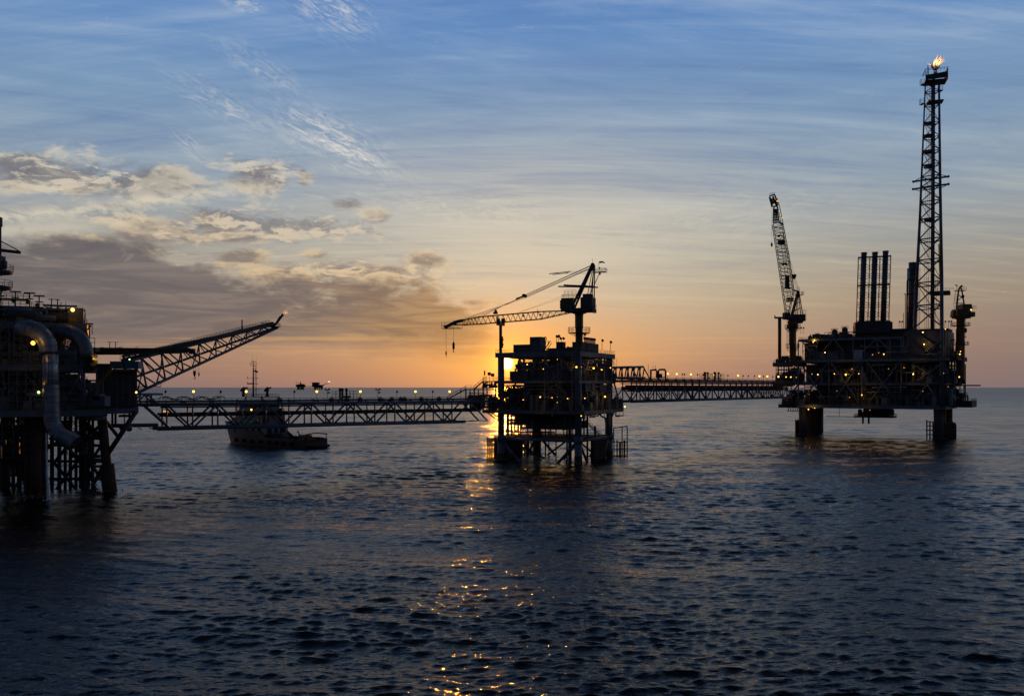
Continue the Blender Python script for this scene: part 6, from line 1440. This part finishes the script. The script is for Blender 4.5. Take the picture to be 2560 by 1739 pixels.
for z, hb, a0, a1 in ((8.9,6.5,29,57),(12.3,5.8,31,56),(15.7,5.3,32.5,53),(19.7,5.4,34,48.5)):
    mb.rail([SH(a1,-hb,z), SH(a0,-hb,z), SH(a0,hb,z)], 1.1, .05, 1.6)
mb.build('handrail', VWHITE, vs)
for b in (-4.2, 4.2): mb = MB(); mb.box(SH, 29.6, 32.2, b-1, b+1, 8.9, 15.5); mb.box(SH, 29.9, 31.9, b-.7, b+.7, 15.5, 16.6); mb.build('funnel', RED, vs)
mb = MB(); mb.path([SH(33.5,-6.8,10.4), SH(34,-6.8,10.4), SH(38,-6.8,10.4), SH(38.5,-6.8,10.4)], [.3,1.0,1.0,.3], 10); mb.build('rescue_boat', YELLOW, vs)
mb = MB(); mb.box(SH, 33.2, 48, -5, 5, 19.66, 19.9)
for a, b in ((33.6,-4.4),(46,-4.4),(46,4.4),(33.6,4.4)): mb.tube(SH(a,b,19.9), SH(a,b,21.6), .3, n=7)
mb.box(SH, 33, 47, -4.8, 4.8, 21.6, 21.9); mb.build('monkey_deck', DARK, vs)
one('handrail', DARK, vs, lambda b: railing_rect(b, SH, 33.2, 46.8, -4.7, 4.7, 21.9, 'abcd', .05))
def monitor(px, d):
    p = at(px, 0, d); mb = MB(); q = V3(p.x, p.y, 21.9); mb.tube(q, q+V3(0,0,2.6), .75, .5, 8); mb.sphere(q+V3(0,0,2.9), .8, 8, 6); mb.path([q+V3(0,0,3), q+V3(.8,-.4,3.8), q+V3(2.0,-.8,4.0)], [.45,.4,.3], 8); mb.box(Frame(q,V3(1,0,0),V3(0,1,0)), -1.2, .6, -.7, .7, 2.2, 3.3); mb.tube(q+V3(-.9,0,3.2), q+V3(.2,0,4.3), .28, n=6); mb.build('fire_monitor', DARK, vs)
monitor(608.5, 394); monitor(668, 399)
ms = at(633.2, 0, 398); ms.z = 0; zm = lambda py: CAMZ-(py-HY)/F*398; mx = lambda px: V3((px-633.2)/F*398, 0, 0)
mb = MB(); mb.tube(ms+V3(0,0,21.8), ms+V3(0,0,zm(920)), .42, .26, 8); mb.tube(ms+V3(0,0,zm(921)), ms+V3(0,0,zm(900)), .2, .1, 6); mb.tube(ms+mx(640.5)+V3(0,0,21.8), ms+mx(639.5)+V3(0,0,zm(917)), .14, n=6)
for k in range(22): z = 22.5+k*.62; mb.beam(ms+V3(0,0,z), ms+mx(640.3)+V3(0,0,z), .07)
for py, x0, x1 in ((945.5,618.5,644.5),(959.5,618.5,644.5),(973,619,648),(909,626,641),(914,627,640),(905,629,638)):
    mb.beam(ms+mx(x0)+V3(0,0,zm(py)), ms+mx(x1)+V3(0,0,zm(py)), .16)
    for x in (x0, x1): mb.tube(ms+mx(x)+V3(0,0,zm(py)), ms+mx(x)+V3(0,0,zm(py-(5 if x < 633 and py > 930 else 2.6))), .14, n=6)
mb.tube(ms+V3(-.3,0,zm(905)), ms+V3(-.3,0,zm(886)), .035, n=4); mb.tube(ms+mx(641)+V3(0,0,zm(960)), ms+mx(641)+V3(0,0,zm(888)), .03, n=4); mb.box(Frame(ms, V3(1,0,0), V3(0,1,0)), -2.4, .2, -.3, .3, zm(960), zm(957)); mb.build('mast', DARK, vs)
fv = []; 
for i in range(9):
    for j in range(4): fv.append(ms+mx(635.5+1.15*i)+V3(0,.25*math.sin(i*1.1), zm(924.5+j*1.5+.35*i)))
fg = MB().add(fv, [(i*4+j, (i+1)*4+j, (i+1)*4+j+1, i*4+j+1) for i in range(8) for j in range(3)], True); fg.build('flag', mat('red_flag_cloth', (.22,.03,.03), .8), vs)

ls_ = SH(bridge_u(SH, 640, -5.9), -5.9, 10.9); lamp_glow(ls_ + V3(0, -1.5, -.3), 700, (1, .5, .1), .3); flood(vs, ls_, LAMP, .4)
# ------------------------------------------------------------------ broken water round the legs
FOAM = mat('thin_sea_foam', (.42, .46, .48), .6, 0, .3, 1.2)
rg = random.Random(77); mb = MB()
for c_, r_, k_ in [(FC(a,b,0), 1.5, 60) for a, b in ((0,0),(30,0),(0,30),(30,30))] + [(FC(35,b,0), .8, 22) for b in (2,8,14,20,26)] + [(FR(2,2,0), 2.9, 70), (FR(U-2,2,0), 2.9, 70), (FR(4,34,0), 2.4, 30)] + [(at(277,1255,224), 2.0, 55), (at(90,1280,212), 2.2, 60), (at(215,1250,234), 2.0, 40)]:
    for q in range(k_):
        t_ = rg.uniform(0, 6.283); w = r_ + abs(rg.gauss(0, .45)); s_ = rg.uniform(.06, .20)
        mb.sphere(V3(c_.x+math.cos(t_)*w*1.15, c_.y+math.sin(t_)*w, rg.uniform(-.25, .35)), s_, 6, 4, .5)
fo_ = mb.build('sea_foam', FOAM); fo_['kind'] = 'stuff'; fo_['label'] = 'thin broken white water around the platform legs'; fo_['category'] = 'foam'
# ------------------------------------------------------------------ far field on the horizon
D = 9000
FARM = mat('far_dark_steel', (.03, .03, .035), .8)
def far_part(parent, name, m, pts): mb = MB(); [f(mb) for f in pts]; mb.build(name, m, parent)
fx = lambda X, Y, d=D: at(720+X/19.37, 930+Y/19.37, d)
def fbox(x0, x1, y0, y1, dp=60): return lambda mb: mb.hexa([fx(x0,y1),fx(x1,y1),fx(x1,y1)+V3(0,dp,0),fx(x0,y1)+V3(0,dp,0),fx(x0,y0),fx(x1,y0),fx(x1,y0)+V3(0,dp,0),fx(x0,y0)+V3(0,dp,0)])
def fbar(x0, y0, x1, y1, r=2): return lambda mb: mb.tube(fx(x0,y0)+V3(0,20,0), fx(x1,y1)+V3(0,20,0), r, n=6)
f1 = thing('offshore_platform', 'tiny far platform on the horizon with a hump shaped deck and crane', 'oil platform', fx(575, 800), 'offshore platforms of this field')
far_part(f1, 'topside', FARM, [fbox(370,780,610,712), fbox(420,740,585,610), fbox(520,680,562,585), fbox(440,760,712,735)])
for x in (445, 495, 600, 690): far_part(f1, 'leg', FARM, [lambda mb, x=x: mb.tube(fx(x,735)+V3(0,20,0), fx(x,845)+V3(0,20,0), 6, n=6), lambda mb, x=x: mb.tube(fx(x,740)+V3(0,50,0), fx(x,842)+V3(0,50,0), 6, n=6)])
far_part(f1, 'crane', FARM, [fbar(590,440,590,560,2.5), fbar(330,497,590,505,1.6), fbar(375,500,380,570,1.6), fbar(580,505,598,560,5)])
far_part(f1, 'derrick', FARM, [fbar(770,575,800,575,1.5)])
f2 = thing('offshore_platform', 'tiny far platform on the horizon with a tall box deck and lit flare boom', 'oil platform', fx(1440, 800), 'offshore platforms of this field')
far_part(f2, 'topside', FARM, [fbox(1165,1435,490,640), fbox(1095,1170,490,500), fbox(1150,1640,640,690), fbox(1240,1640,690,755), fbox(1440,1690,612,650)])
for x in (1265, 1330, 1420, 1520, 1600, 1635): far_part(f2, 'leg', FARM, [lambda mb, x=x: mb.tube(fx(x,750)+V3(0,20,0), fx(x,838)+V3(0,20,0), 6, n=6)])
far_part(f2, 'crane', FARM, [fbar(1500,465,1495,610,2.2), fbar(1488,530,1500,600,4)]); far_part(f2, 'flare_boom', FARM, [fbar(1640,635,1970,505,2.6), fbar(1640,655,1900,535,2)])
MB().path([fx(1930,470), fx(1970,465), fx(2010,460), fx(2045,452)], [2,5,4.5,1.5], 8).build('flame', FLAME_C, f2)
f3 = thing('access_bridge', 'tiny thin bridge joining the two far platforms on the horizon', 'footbridge', fx(980, 690), 'bridges linking the platforms')
far_part(f3, 'deck', FARM, [lambda mb: mb.hexa([fx(782,708),fx(1238,712),fx(1238,712)+V3(0,20,0),fx(782,708)+V3(0,20,0),fx(782,680),fx(1238,684),fx(1238,684)+V3(0,20,0),fx(782,680)+V3(0,20,0)])])
